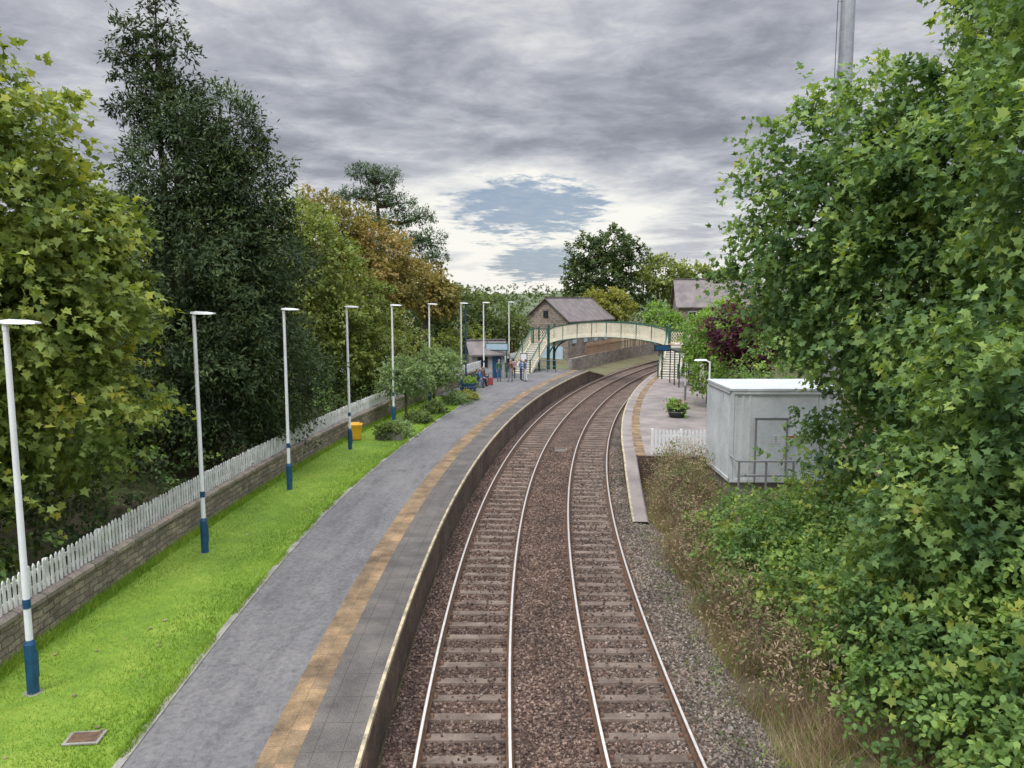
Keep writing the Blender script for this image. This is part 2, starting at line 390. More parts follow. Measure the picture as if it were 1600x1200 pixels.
# ------------------------------------------------------------------ terrain
def sm(x,a,b):
    t=np.clip((x-a)/(b-a),0,1); return t*t*(3-2*t)
def Hgt(x,y):
    dx=CX-x; dy=y-CY; r=np.hypot(dx,dy); a=np.arctan2(dy,dx); s=a*R; d=R-r
    z=np.interp(d,[-60,-25,-12,-10,-9.2,5.2,6.0,8,9.5,12,25,60],[3.2,2.8,1.5,1.0,.1,-.5,-.1,.45,.75,1.3,2.4,3.0])
    zy=np.interp(d,[-60,-25,-12,5.2,6.0,9.5,60],[1.5,.6,.2,-.5,.0,.6,2.0])
    z=z+(zy-z)*sm(s,60,75)
    dist=np.hypot(x,y)
    far=1.5+11*sm(dist,200,900)+3*np.sin(x*.006+1)*np.sin(y*.005)*sm(dist,250,600)
    w=np.maximum(sm(dist,150,210),np.maximum(sm(d,70,110),sm(-d,70,110)))
    return z*(1-w)+far*w
def axis(lo,hi,st,out,k=1.25):
    a=list(np.arange(lo,hi+st,st)); s=st; v=a[-1]
    while v<out: s*=k; v+=s; a.append(v)
    s=st; v=a[0]
    while v>-out: s*=k; v-=s; a.insert(0,v)
    return np.array(a)
gx=axis(-40,50,.8,3500); gy=axis(-10,130,.8,3500)
XX,YY=np.meshgrid(gx,gy); ZZ=Hgt(XX,YY)
nx,ny=len(gx),len(gy)
V=np.stack([XX,YY,ZZ],-1).reshape(-1,3)
ii=(np.arange(ny-1)[:,None]*nx+np.arange(nx-1)[None]).ravel()
F=np.stack([ii,ii+1,ii+nx+1,ii+nx],1)
me=bpy.data.meshes.new('ground'); me.vertices.add(len(V)); me.vertices.foreach_set('co',V.astype(np.float32).ravel())
me.loops.add(F.size); me.loops.foreach_set('vertex_index',F.astype(np.int32).ravel())
me.polygons.add(len(F)); me.polygons.foreach_set('loop_start',np.arange(len(F),dtype=np.int32)*4)
me.polygons.foreach_set('use_smooth',np.ones(len(F),dtype=bool))
me.materials.append(m_ground); me.update(calc_edges=True)
COL.objects.link(bpy.data.objects.new('ground',me))

# ------------------------------------------------------------------ ballast and tracks
DB=3.05
zb=[(-1.34,-.13),(-.95,-.15),(-.8,-.205),(.8,-.205),(.95,-.15),(DB-.95,-.15),(DB-.8,-.205),(DB+.8,-.205),(DB+.95,-.15),(4.4,-.16),(5.0,-.28),(5.9,-.6)]
strip('ballast',-16,150,.5,zb,m_ballast)
def stones(n,s0,s1,d0,d1,name,szr=(.022,.042)):
    s=rng.random(n)*(s1-s0)+s0; d=rng.random(n)*(d1-d0)+d0
    z=np.interp(d,[p[0] for p in zb],[p[1] for p in zb])
    off=np.minimum(np.abs(d),np.abs(d-DB))
    ph=np.abs(((s/.65)%1)-.5)
    onsl=(ph<.19)&(off<1.28); nearrail=np.abs(off-.7525)<.085
    z=np.where(onsl&(rng.random(n)<.5),np.maximum(z,-.158),z)
    k=~(onsl&(off<1.0)&(rng.random(n)<.83)); k&=~nearrail
    s,d,z=s[k],d[k],z[k]; n=len(s)
    a=s/R; r=R-d
    c=np.stack([CX-r*np.cos(a),CY+r*np.sin(a),z+.008],1)
    u=nz(rng.normal(size=(n,3))); v=nz(np.cross(u,rng.normal(size=(n,3)))); w=np.cross(u,v)
    sz=rng.random(n)*(szr[1]-szr[0])+szr[0]
    A=u*sz[:,None]*1.25; B=v*sz[:,None]*(.8+.4*rng.random((n,1))); Cc=w*sz[:,None]*(.6+.4*rng.random((n,1)))
    p=[c+A,c+B+A*.2,c-A,c-B*1.0-A*.15,c+Cc,c-Cc]
    tris=[(0,1,4),(1,2,4),(2,3,4),(3,0,4),(1,0,5),(2,1,5),(3,2,5),(0,3,5)]
    V=np.stack([np.stack([p[i] for i in t],1) for t in tris],1).reshape(-1,3)
    rn=np.repeat(rng.random(n),8); tone=np.repeat(np.clip((d-2.8+rng.normal(size=n)*.9)/2.2,0,1),8)
    ngons(name,V,3,m_bstone,{'rnd':rn,'tone':tone})
stones(66000,-6,24,-1.3,5.3,'ballast_gravel')
railx=[-.035,-.035,-.012,-.07,-.07,.07,.07,.012,.035,.035,-.035]
railz=[0,-.045,-.06,-.135,-.15,-.15,-.135,-.06,-.045,0,0]
for D0 in (0,DB):
    e=empty('railway_track')
    for sgn in(-1,1):
        dd=D0+sgn*.7525
        strip('rail_web',-16,150,.8,[(dd+x,z) for x,z in zip(railx,railz)],m_rust,e)
        strip('rail_head',-16,150,.8,[(dd-.024,.001),(dd-.021,.004),(dd+.021,.004),(dd+.024,.001)],m_railtop,e)
    mb=MB(); mc=MB()
    s=-15.925
    while s<148:
        c=P(s,D0,-.212+random.uniform(-.010,.004)); a=s/R
        mb.box(c,(2.55,.26,.1),m_sleeper,rz=-a+random.uniform(-.014,.014),top=(.985,.8))
        if s<45:
            for sgn in(-1,1):
                for q in(-1,1):
                    cc=P(s,D0+sgn*.7525+q*.11,-.145); mc.box(cc,(.09,.11,.05),m_rust,rz=-a,top=(.6,.7))
        s+=.65
    mb.obj('sleepers',e); mc.obj('rail_clips',e)
mb=MB(); c=P(23.2,1.55,-.08); mb.box(c,(.6,.35,.16),m_concrete,rz=-.14,top=(.95,.9)); mb.box(c+Vector((0,0,.095)),(.5,.27,.03),m_rust,rz=-.14)
mb.obj('cable_box')

# ------------------------------------------------------------------ left platform
zp=.915
def ramp_z(s): return zp-max(0,min(1,(s-54)/6))*.95
dl=lambda s: np.interp(s,[-16,-5,8,20,30,33.5,35],[-4.55,-4.68,-5.05,-5.05,-5.2,-5.6,-8.05])
e=empty('station_platform')
PE=-1.35
strip('asphalt',-16,60,.5,[(lambda s:dl(s)+.12,ramp_z),(lambda s:(dl(s)+PE-1.43)/2,lambda s:ramp_z(s)+.012),(PE-1.43,ramp_z)],m_asph,e)
strip('kerb',-16,33.4,.5,[(dl,lambda s:.8),(dl,zp+.02),(lambda s:dl(s)+.12,zp+.02),(lambda s:dl(s)+.12,zp-.02)],m_concrete,e)
strip('tactile_strip',-16,60,.5,[(PE-1.43,ramp_z),(PE-.90,ramp_z)],m_tact,e)
strip('edge_slabs',-16,60,.5,[(PE-.90,ramp_z),(PE-.06,ramp_z)],m_slab,e)
strip('edge_line',-16,60,.5,[(PE-.06,ramp_z),(PE,ramp_z),(PE,lambda s:ramp_z(s)-.09)],m_edge,e)
strip('platform_face',-16,60,.5,[(PE,lambda s:ramp_z(s)-.09),(PE-.05,lambda s:ramp_z(s)-.10),(PE-.05,-.5)],m_platbrick,e,uvd=False)
strip('grass_verge',-16,34,.5,[(-8.05,.93),(lambda s:(dl(s)-8)/2,.95),(dl,.915)],m_grass)
def blades(name,n,s0,s1,dlo,dhi,h,w,mat,zf,power=1.6,lean=.5,patch=0):
    s=s0+(s1-s0)*rng.random(n)**power; t=rng.random(n)
    lo=np.array([dlo(x) for x in s]) if callable(dlo) else dlo; hi=np.array([dhi(x) for x in s]) if callable(dhi) else dhi
    d=lo+(hi-lo)*t
    if patch:
        m=np.sin(s*1.9+1)*np.sin(d*3.1+s*.7)+.5*np.sin(s*4.3+d*2)
        k=m>(-.4+rng.random(n)*.8*patch-.2); s,d=s[k],d[k]; n=len(s)
    a=s/R; r=R-d
    x=CX-r*np.cos(a); y=CY+r*np.sin(a); z=zf(x,y)
    c=np.stack([x,y,z],1); an=rng.random(n)*2*pi
    wd=np.stack([np.cos(an),np.sin(an),0*an],1)*w; hh=h*(.5+rng.random(n))
    tip=np.stack([rng.normal(size=n)*lean*hh,rng.normal(size=n)*lean*hh,hh],1)
    V=np.stack([c-wd,c+wd,c+tip],1).reshape(-1,3)
    return ngons(name,V,3,mat,{'rnd':rng.random(n)})
blades('lawn_grass',90000,-6,34,-8.0,lambda s:dl(s)-.02,.05,.008,m_blade,lambda x,y:0*x+.925)
blades('long_grass',14000,-6,34,-8.03,-7.75,.15,.009,m_blade,lambda x,y:0*x+.92)
blades('kerb_grass',12000,-6,33,lambda s:dl(s)-.06,lambda s:dl(s)+.09,.07,.008,m_blade,lambda x,y:0*x+.925,patch=1)
mb=MB(); c=Vector((-6.2,10.5,.952)); mb.box(c,(.5,.34,.02),m_concrete,rz=.1); mb.box(c+Vector((0,0,.012)),(.4,.25,.01),m_rust,rz=.1); mb.obj('manhole_cover')
nf=60; s=-4+30*rng.random(nf)**1.3; d=-7.9+2.7*rng.random(nf); pos=np.array([list(P(a,b,.965)) for a,b in zip(s,d)])
leaves('fallen_leaves',pos,rng.normal(size=(nf,3))*np.array([1,1,.15]),np.tile([0,0,1.],(nf,1))+rng.normal(size=(nf,3))*.2,.05+.06*rng.random(nf),T_SYC,m_dry,rng.random(nf))
e=empty('stone_wall')
strip('wall_face',-16,58,.5,[(-8.35,.0),(-8.35,1.62),(-8.05,1.62),(-8.05,.7)],m_stone,e,uvd=False)
strip('coping',-16,58,.5,[(-8.40,1.62),(-8.40,1.70),(-8.3,1.74),(-8.1,1.74),(-8.0,1.70),(-8.0,1.62),(-8.05,1.615)],m_coping,e)
def picket(mb,p,t,n,h,w,mat,lean=0.0):
    t=t.normalized(); u=Vector((0,0,1))+t*lean
    a=p-t*w/2;b=p+t*w/2; th=n*.011
    vs=[]
    for o in(-1,1):
        vs+= [a+th*o,b+th*o,b+u*(h-.05)+th*o,p+u*h+th*o,a+u*(h-.05)+th*o]
    mb.add(vs,[(4,3,2,1,0),(5,6,7,8,9),(0,1,6,5),(1,2,7,6),(2,3,8,7),(3,4,9,8),(4,0,5,9)],mat)
mb=MB(); s=-14
while s<58:
    picket(mb,P(s,-8.16,1.75+random.uniform(-.015,.01)),TAN(s),NRM(s),.60+random.uniform(-.02,.02),.075,m_fencew,random.gauss(0,.025)); s+=.135
for z in(1.87,2.16):
    for s in np.arange(-14,58,1.8): mb.bar(P(s,-8.21,z),P(s+1.8,-8.21,z),.035,.07,m_fencew)
for s in np.arange(-14,58,1.8): mb.box(P(s,-8.26,2.0),(.08,.08,.56),m_fencew,rz=-s/R)
mb.obj('picket_fence')
def lamp(s,d,z0=zp,H=6.0,headdir=1):
    mb=MB(); b=P(s,d,z0); up=Vector((0,0,1)); lz=Vector((random.uniform(-.005,.005),random.uniform(-.006,.006),1))
    mb.tube([b,b+lz*.03],[.15,.15],m_concrete,10)
    mb.tube([b+lz*.03,b+lz*.85,b+lz*.92],[.09,.09,.06],m_blue,14)
    mb.box(b+NRM(s)*.085+up*.5,(.02,.09,.42),m_blue,rz=-s/R)
    mb.tube([b+lz*.9,b+lz*(H-.1)],[.055,.042],m_white,14)
    mb.tube([b+lz*1.45,b+lz*1.6],[.061,.061],m_blue,14)
    t=b+lz*(H-.12); n=NRM(s)*headdir
    mb.tube([t,t+up*.12,t+up*.15+n*.08],[.05,.05,.035],m_white,8)
    tt=TAN(s); q=t+up*.13
    sec=[(-.07,.05,.03),(.05,.10,.045),(.30,.13,.04),(.50,.10,.018)]
    vs=[];fs=[]
    for (x,w,h) in sec:
        c=q+n*x-up*(.03*x)
        vs+=[c-tt*w-up*h*.5,c+tt*w-up*h*.5,c+tt*w*.8+up*h,c-tt*w*.8+up*h]
    for i in range(3):
        for k in range(4):
            a=i*4+k;b2=i*4+(k+1)%4; fs.append((a,b2,b2+4,a+4))
    fs+=[(3,2,1,0),(12,13,14,15)]
    mb.add(vs,fs,m_white)
    mb.obj('street_lamp',None,False)
for s in(-2.1,4.5,10.6,17.2,23.6,30.1,36.8,43.2,49.7): lamp(s,-6.97 if s<40 else -7.3)
mb=MB(); b=P(38.6,-7.2,zp); mb.tube([b,b+Vector((0,0,6.0))],[.07,.05],m_blue,8); mb.box(b+Vector((.15,0,5.9)),(.45,.2,.1),m_black); mb.tube([b+Vector((0,0,5.2)),b+Vector((.25,-.1,5.1))],.05,m_black); mb.obj('camera_column')
def grit_bin(p,rz):
    mb=MB(); mb.box(p+Vector((0,0,.32)),(.46,.4,.62),m_yellow,rz,top=(1.2,1.25)); 
    mb.box(p+Vector((0,0,.68)),(.62,.56,.08),m_yellow,rz); mb.box(p+Vector((0,0,.75)),(.5,.42,.08),m_yellow,rz,top=(.7,.6))
    mb.box(p+Vector((0,-.0,.02)),(.5,.42,.04),m_black,rz); mb.obj('grit_bin')
grit_bin(P(19.3,-7.45,.93),.1)

# ------------------------------------------------------------------ right platform
e=empty('station_platform')
def rz_(s): return zp-max(0,min(1,(17.3-s)/6))*1.05
EL=4.45
strip('edge_line',11.3,100,.5,[(EL,lambda s:rz_(s)-.09),(EL,rz_),(EL+.07,rz_)],m_edge,e)
strip('edge_slabs',11.3,100,.5,[(EL+.07,rz_),(EL+.5,rz_)],m_pave,e)
strip('tactile_strip',17.3,100,.5,[(EL+.5,rz_),(EL+.92,rz_)],m_tact,e)
strip('paving',17.3,100,.5,[(EL+.92,rz_),(9.4,rz_),(9.4,-.2)],m_pave,e)
strip('ramp',11.3,17.3,.5,[(EL+.5,rz_),(EL+.55,lambda s:rz_(s)-.06),(EL+.6,lambda s:rz_(s)-.8)],m_pave,e)
strip('platform_face',11.3,100,.5,[(EL+.08,-.5),(EL+.08,lambda s:rz_(s)-.10),(EL,lambda s:rz_(s)-.09)],m_platbrick,e,uvd=False)
mb=MB(); a=P(17.3,EL+.55,-.3); b=P(17.3,9.4,-.3); mb.quad(a,b,b+Vector((0,0,1.215)),a+Vector((0,0,1.215)),m_platbrick); mb.obj('end_wall',e,uvf=wall_uv)
mb=MB(); a=Vector((5.75,31.0,zp)); b=Vector((8.1,30.9,zp)); L=(b-a).length; t=(b-a)/L; nn=Vector((t.y,-t.x,0))
k=0
while k*.15<L:
    picket(mb,a+t*k*.15,t,nn,1.02+random.uniform(-.01,.01),.10,m_white); k+=1
for z in(.3,.75): mb.bar(a+Vector((0,.04,z)),b+Vector((0,.04,z)),.04,.08,m_white)
for q in(0,.5,1): mb.box(a+t*L*q+Vector((0,.09,.52)),(.09,.09,1.04),m_white)
mb.obj('picket_fence')
def short_lamp(x,y,H):
    mb=MB(); b=Vector((x,y,zp)); up=Vector((0,0,1))
    mb.tube([b,b+up*.9],[.08,.08],m_steel,10); mb.tube([b+up*.88,b+up*H],[.05,.04],m_white,10)
    mb.tube([b+up*(H-.05),b+up*(H+.05)+Vector((-.2,0,0))],[.035,.03],m_white,8)
    mb.box(b+up*(H+.07)+Vector((-.42,0,0)),(.6,.2,.07),m_white,top=(.8,.7)); mb.obj('street_lamp')
short_lamp(9.15,35.4,3.45); short_lamp(10.9,48,3.45)

# cabin
e=empty('equipment_cabin')
mb=MB(); x0,x1,y0,y1,z0,z1=7.5,11.2,25.9,29.0,1.0,4.15
mb.box(((x0+x1)/2,(y0+y1)/2,(z0+z1)/2),(x1-x0,y1-y0,z1-z0),m_cabin)
for y in np.arange(y0+.15,y1-.05,.24): mb.box((x0-.012,y,(z0+z1)/2),(.03,.09,z1-z0-.25),m_cabin)
for x in np.arange(x0+.12,x1,.24):
    if x<x0+.75 or x>x0+2.9: mb.box((x,y0-.012,(z0+z1)/2),(.09,.03,z1-z0-.25),m_cabin)
for z in(z0+.05,z1-.05):
    mb.box(((x0+x1)/2,y0-.02,z),(x1-x0+.1,.08,.12),m_cabin); mb.box((x0-.02,(y0+y1)/2,z),(.08,y1-y0+.1,.12),m_cabin)
mb.box((x0,y0,(z0+z1)/2),(.12,.12,z1-z0),m_cabin); mb.box((x0,y1,(z0+z1)/2),(.12,.12,z1-z0),m_cabin)
mb.box(((x0+x1)/2,(y0+y1)/2,z1+.04),(x1-x0+.16,y1-y0+.16,.07),m_cabin)
mb.obj('shell',e)
mb=MB(); mb.box((x0+1.35,y0-.035,z0+1.1),(1.0,.05,2.1),m_cabin)
for sx in(-1,1): mb.box((x0+1.35+sx*.53,y0-.045,z0+1.1),(.05,.06,2.2),m_steel)
mb.box((x0+1.35,y0-.045,z0+2.21),(1.15,.06,.05),m_steel)
mb.box((x0+.98,y0-.08,z0+1.1),(.05,.05,.16),m_black)
mb.obj('door',e)
mb=MB()
mb.box((x0+1.5,y0-.068,z0+1.5),(.2,.012,.28),m_white)
for k in range(4): mb.box((x0+1.5,y0-.077,z0+1.59-k*.055),(.15,.006,.012),m_black)
for xx in(2.05,2.33):
    mb.box((x0+xx,y0-.02,z0+1.45),(.24,.02,.34),m_white); mb.box((x0+xx,y0-.034,z0+1.57),(.2,.01,.07),m_red)
    for k in range(4): mb.box((x0+xx,y0-.034,z0+1.48-k*.05),(.18,.008,.014),m_black)
mb.obj('notices',e)
mb=MB(); mb.box(((x0+x1)/2,(y0+y1)/2,.72),(x1-x0-.2,y1-y0-.2,.55),m_concrete); mb.obj('plinth',e)
mb=MB()
ya=24.9
for x in(7.5,8.4,9.3): mb.tube([(x,ya,.6),(x,ya,1.95)],.04,m_steel,8)
for z in(1.93,1.45): mb.tube([(7.45,ya,z),(9.4,ya,z)],.035,m_steel,8)
mb.tube([(7.45,ya,1.93),(7.45,ya+.9,1.93)],.03,m_steel,8)
mb.obj('handrail')
# mast
mb=MB(); mx,my=13.35,32
mb.tube([(mx,my,1.0),(mx,my,12),(mx,my,25)],[.36,.30,.25],m_steel,16)
for z in(6,11,16,21): mb.tube([(mx,my,z),(mx,my,z+.16)],[.37,.37] if z<12 else [.31,.31],m_steel,16)
mb.tube([(mx-.42,my,1),(mx-.40,my,24.8)],.014,m_black,6)
for z in(10,13,16,19,22): mb.bar((mx-.41,my,z),(mx-.2,my,z),.03,.03,m_steel)
mb.box((mx,my,25.2),(.4,.4,.5),m_steel)
mb.obj('radio_mast')

# ------------------------------------------------------------------ footbridge
E=empty('footbridge')
LL=Vector((3.6,70,0)); RR=Vector((13.5,66.4,0)); ax=(RR-LL).normalized(); SP=(RR-LL).length; nn=Vector((-ax.y,ax.x,0))
zd=lambda t:3.3+.72*max(0,sin(pi*t))**.6
mb=MB(); NS=24
def bp(t,side,z): return LL+ax*(SP*t)+nn*side+Vector((0,0,z))
for i in range(NS):
    t0,t1=i/NS,(i+1)/NS
    for side in(-.85,.85):
        mb.bar(bp(t0,side,zd(t0)+.0),bp(t1,side,zd(t1)+.0),.06,.3,m_cream)
        mb.bar(bp(t0,side,zd(t0)+1.15),bp(t1,side,zd(t1)+1.15),.09,.07,m_green)
        mb.bar(bp(t0,side,zd(t0)-.18),bp(t1,side,zd(t1)-.18),.12,.05,m_green)
        zz0,zz1=zd(t0),zd(t1)
        for h in(.15,.47,.79):
            mb.bar(bp(t0,side,zz0+h),bp(t1,side,zz1+h+.32),.02,.05,m_cream)
            mb.bar(bp(t0,side,zz0+h+.32),bp(t1,side,zz1+h),.02,.05,m_cream)
            tm=(t0+t1)/2; zm=(zz0+zz1)/2
            mb.bar(bp(t0,side,zz0+h+.16),bp(tm,side,zm+h+.32),.02,.05,m_cream); mb.bar(bp(t0,side,zz0+h+.16),bp(tm,side,zm+h),.02,.05,m_cream)
            mb.bar(bp(tm,side,zm+h+.32),bp(t1,side,zz1+h+.16),.02,.05,m_cream); mb.bar(bp(tm,side,zm+h),bp(t1,side,zz1+h+.16),.02,.05,m_cream)
        if i%3==0: mb.bar(bp(t0,side,zd(t0)-.15),bp(t0,side,zd(t0)+1.2),.07,.07,m_green)
    mb.bar(bp(t0,0,zd(t0)-.1),bp(t1,0,zd(t1)-.1),1.66,.08,m_wood)
mb.obj('span',E)
mb=MB()
for side in(-.85,.85):
    for (tt,sg) in((0,1),(1,-1)):
        pts=[]
        for k in range(9):
            a=k/8*pi/2
            pts.append(bp(tt+sg*(.19*(1-cos(a))),side,1.9+(zd(.19)-.25-1.9)*sin(a)))
        mb.tube(pts,.07,m_green,6)
        for k in(3,5,7): 
            p=pts[k]; mb.bar(p,Vector((p.x,p.y,zd(.12)-.1)),.04,.04,m_green)
        mb.tube([bp(tt,side,-.2 if tt==0 else .9),bp(tt,side,zd(0)+1.5)],[.13,.10],m_green,8)
        mb.tube([bp(tt-sg*.14,side,.9),bp(tt-sg*.14,side,zd(0)+1.35)],[.09,.08],m_green,8)
        q=bp(tt,side,zd(0)+1.5); mb.tube([q,q+Vector((0,0,.1)),q+Vector((0,0,.2))],[.05,.1,.02],m_green,8)
mb.obj('columns',E)
def stair(top,dirv,lat,run,z1,z0,name,w=1.5):
    mb=MB(); n=14
    for i in range(n):
        f=(i+.5)/n; z=z1-(z1-z0)*(i+1)/n
        c=top+dirv*(run*f)
        mb.bar(c-lat*w/2+Vector((0,0,z)),c+lat*w/2+Vector((0,0,z)),run/n+.03,.05,m_cream)
        c2=top+dirv*(run*i/n); mb.bar(c2-lat*w/2+Vector((0,0,z+.09)),c2+lat*w/2+Vector((0,0,z+.09)),.03,.14,m_steel)
    for sd in(-w/2-.03,w/2+.03):
        a=top+lat*sd+Vector((0,0,z1)); b=top+dirv*run+lat*sd+Vector((0,0,z0))
        mb.bar(a+Vector((0,0,-.1)),b+Vector((0,0,-.1)),.06,.3,m_cream)
        mb.bar(a+Vector((0,0,1.05)),b+Vector((0,0,1.05)),.08,.07,m_green)
        K=14
        for k in range(K):
            p=a+(b-a)*(k/K);q=a+(b-a)*((k+1)/K)
            for h in(.05,.5):
                mb.bar(p+Vector((0,0,h)),q+Vector((0,0,h+.5)),.02,.045,m_cream); mb.bar(p+Vector((0,0,h+.5)),q+Vector((0,0,h)),.02,.045,m_cream)
        for f in(0,.5,1):
            p=a+(b-a)*f; mb.tube([Vector((p.x,p.y,.9 if f<1 else z0)),Vector((p.x,p.y,p.z+1.2))],.06,m_green,8)
    mb.obj(name,E)
def landing(c,name,skip):
    mb=MB(); mb.box(c+Vector((0,0,3.25)),(1.8,1.7,.12),m_wood,rz=math.atan2(ax.y,ax.x))
    def pan(a,b):
        K=8
        for k in range(K):
            p=a+(b-a)*(k/K);q=a+(b-a)*((k+1)/K)
            for h in(.05,.35,.65): 
                mb.bar(p+Vector((0,0,h)),q+Vector((0,0,h+.35)),.02,.045,m_cream); mb.bar(p+Vector((0,0,h+.35)),q+Vector((0,0,h)),.02,.045,m_cream)
        mb.bar(a+Vector((0,0,1.15)),b+Vector((0,0,1.15)),.08,.07,m_green); mb.bar(a-Vector((0,0,.0)),b,.06,.3,m_cream)
    z=Vector((0,0,3.3)); a=c-ax*.9*skip+nn*.85+z; b=c+ax*.9*skip+nn*.85+z; pan(a,b); pan(a,c-ax*.9*skip-nn*.85+z)
    mb.obj(name,E)
lc=LL-ax*.9; rc=RR+ax*.9
landing(lc,'landing_west',1); landing(rc,'landing_east',-1)
stair(lc-nn*.85,-nn,ax,4.9,3.3,zp,'stair_west'); stair(rc-nn*.85,-nn,ax,4.9,3.3,zp,'stair_east')

# ------------------------------------------------------------------ buildings
def gabled(name,A,t,g,L,W,ez,rz0,zbase,wmat,rmat):
    E=empty(name); A=Vector(A);t=Vector((*t,0)).normalized();g=Vector((*g,0)).normalized(); Z=Vector((0,0,1))
    p=[A,A+t*L,A+t*L+g*W,A+g*W]
    mb=MB()
    lo=[q+Z*zbase for q in p]; hi=[q+Z*ez for q in p]
    mb.quad(lo[0],lo[1],hi[1],hi[0],wmat); mb.quad(lo[2],lo[3],hi[3],hi[2],wmat)
    r0=A+g*W/2+Z*rz0; r1=r0+t*L
    mb.add([lo[3],lo[0],hi[0],r0,hi[3]],[(0,1,2,3,4)],wmat); mb.add([lo[1],lo[2],hi[2],r1,hi[1]],[(0,1,2,3,4)],wmat)
    mb.obj('walls',E,uvf=wall_uv)
    mb=MB(); ov=.35
    sl=(rz0-ez)/(W/2)
    for sg,base in((-1,A),(1,A+g*W)):
        e0=base+g*sg*ov+Z*(ez-sl*ov+.05)-t*ov; e1=e0+t*(L+2*ov); a0=r0-t*ov+Z*.05; a1=r1+t*ov+Z*.05
        vs=[e0,e1,a1,a0]; vs2=[v+Z*.12 for v in vs]
        mb.add(vs+vs2,[(0,1,2,3),(4,5,6,7),(0,1,5,4),(1,2,6,5),(2,3,7,6),(3,0,4,7)],rmat)
    mb.bar(r0-t*ov+Z*.22,r1+t*ov+Z*.22,.22,.1,rmat)
    mb.obj('roof',E)
    return E,A,t,g,Z
E1,A,t,g,Z=gabled('stone_goods_shed',(6.4,88,0),(.47,.88),(-.88,.47),14,5.6,4.7,7.1,0,m_shedstone,m_slate)
mb=MB()
gc=A+g*2.8
mb.bar(gc-g*.45-t*.04+Z*2.9,gc+g*.45-t*.04+Z*2.9,.06,1.3,m_glass) ; mb.bar(A+g*.6-t*.05+Z*.9,A+g*4.4-t*.05+Z*.9,.06,1.6,m_paleblue)
mb.bar(gc-g*.3-t*.05+Z*5.4,gc+g*.3-t*.05+Z*5.4,.06,.8,m_glass)
for k in range(4):
    c=A+t*(1.8+k*3.3)-g*.05; mb.bar(c-t*.5+Z*2.6,c+t*.5+Z*2.6,.06,1.1,m_paleblue)
    mb.bar(c-t*.6+Z*2.0,c+t*.6+Z*2.0,.12,.1,m_concrete)
mb.obj('openings',E1)
E2,A,t,g,Z=gabled('stone_house',(18.6,86,0),(.99,-.1),(.1,.99),9,6.5,6.4,9.2,.5,m_shedstone,m_slate)
mb=MB()
for k in(1.5,4.5,7.2):
    c=A+t*k-g*.04+Z*5.2; mb.bar(c-t*.45,c+t*.45,.06,1.2,m_white); mb.bar(c-t*.38-g*.03,c+t*.38-g*.03,.04,1.05,m_glass)
mb.box(A+t*8.3+g*3.2+Z*9.6,(.8,.6,1.3),m_shedstone)
mb.obj('windows_and_chimney',E2)
E3,A,t,g,Z=gabled('platform_hut',(-3.1,60.6,0),(.95,.25),(-.25,.95),2.6,2.2,2.9,3.7,.9,m_hut,m_slate)
mb=MB(); mb.bar(A+t*.4-g*.03+Z*2.2,A+t*1.2-g*.03+Z*2.2,.05,.8,m_glass); mb.bar(A+t*1.6-g*.03+Z*1.9,A+t*2.3-g*.03+Z*1.9,.05,1.9,m_blue); mb.obj('door_and_window',E3)
e=empty('yard_wall')
strip('stone_base',61,150,1,[(-4.9,-.3),(-4.9,1.3),(-5.2,1.3),(-5.2,-.3)],m_shedstone,e,uvd=False)
mb=MB(); mb.box(P(60.9,-5.05,.5),(.34,.3,1.75),m_concrete,rz=-.37); mb.obj('end_pier',e)
mb=MB(); s=66
while s<135:
    mb.bar(P(s,-5.05,1.3),P(s,-5.05,2.55+random.uniform(-.04,.04)),.22,.03,random.choice([m_wood,m_wood,m_wood,m_cream]) if s>74 else m_wood); s+=.24
for s in np.arange(66,134,2.4): mb.bar(P(s,-5.12,2.1),P(s+2.4,-5.12,2.1),.05,.1,m_wood)
mb.obj('timber_fence')
mb=MB()
for k in range(9):
    p=P(47+k*1.0,-8.9,zp); mb.bar(p+Z*.2,p+Z*2.3,.95,.04,m_wood if k%3 else m_cream)
mb.obj('timber_hoarding')

# ------------------------------------------------------------------ platform furniture
def planter(p,r,h,mat,name='planter',lm=None,n=120,sz=.12,rz=0,trough=False,flowers=True):
    e=empty(name); mb=MB()
    if trough:
        mb.box(p+Vector((0,0,h/2)),(r*2,r*.9,h),mat,rz,top=(1.06,1.1)); mb.box(p+Vector((0,0,h+.01)),(r*1.9,r*.8,.03),m_soil,rz)
        for q in(-.7,.7): mb.box(p+Matrix.Rotation(rz,3,'Z')@Vector((q*r,-r*.48,h/2)),(.06,.03,h*1.02),mat,rz)
    else:
        mb.tube([p,p+Vector((0,0,h*.25)),p+Vector((0,0,h*.9)),p+Vector((0,0,h)),p+Vector((0,0,h))],[r*.75,r*.88,r,r*1.08,r*.9],mat,16)
        mb.tube([p+Vector((0,0,h*.6)),p+Vector((0,0,h*.65))],[r*1.0,r*1.0],m_steel,16)
    mb.obj('tub',e)
    foliage('plants',[(p.x,p.y,p.z+h+.12,r*.9,r*.7,.25)],n,8,.22,sz,T_Q,lm or m_llime,parent=e,cull=1)
    if flowers:
        k=24; q=np.array([[p.x,p.y,p.z+h+.3]])+rng.normal(size=(k,3))*np.array([r*.5,r*.35,.07])
        leaves('blooms',q,rng.normal(size=(k,3)),np.tile([0,-.5,1.],(k,1))+rng.normal(size=(k,3))*.2,np.full(k,.09),T_OV,m_flower,rng.random(k),e)
    return e
planter(P(37.2,-6.6,zp),.62,.55,m_blue,'flower_planter')
planter(Vector((8.85,40.8,zp)),.5,.5,m_black,'flower_planter')
planter(P(19.6,-5.95,.93),.6,.28,m_concrete,'stone_trough',m_lolive,160,.13,-.1,True,False)
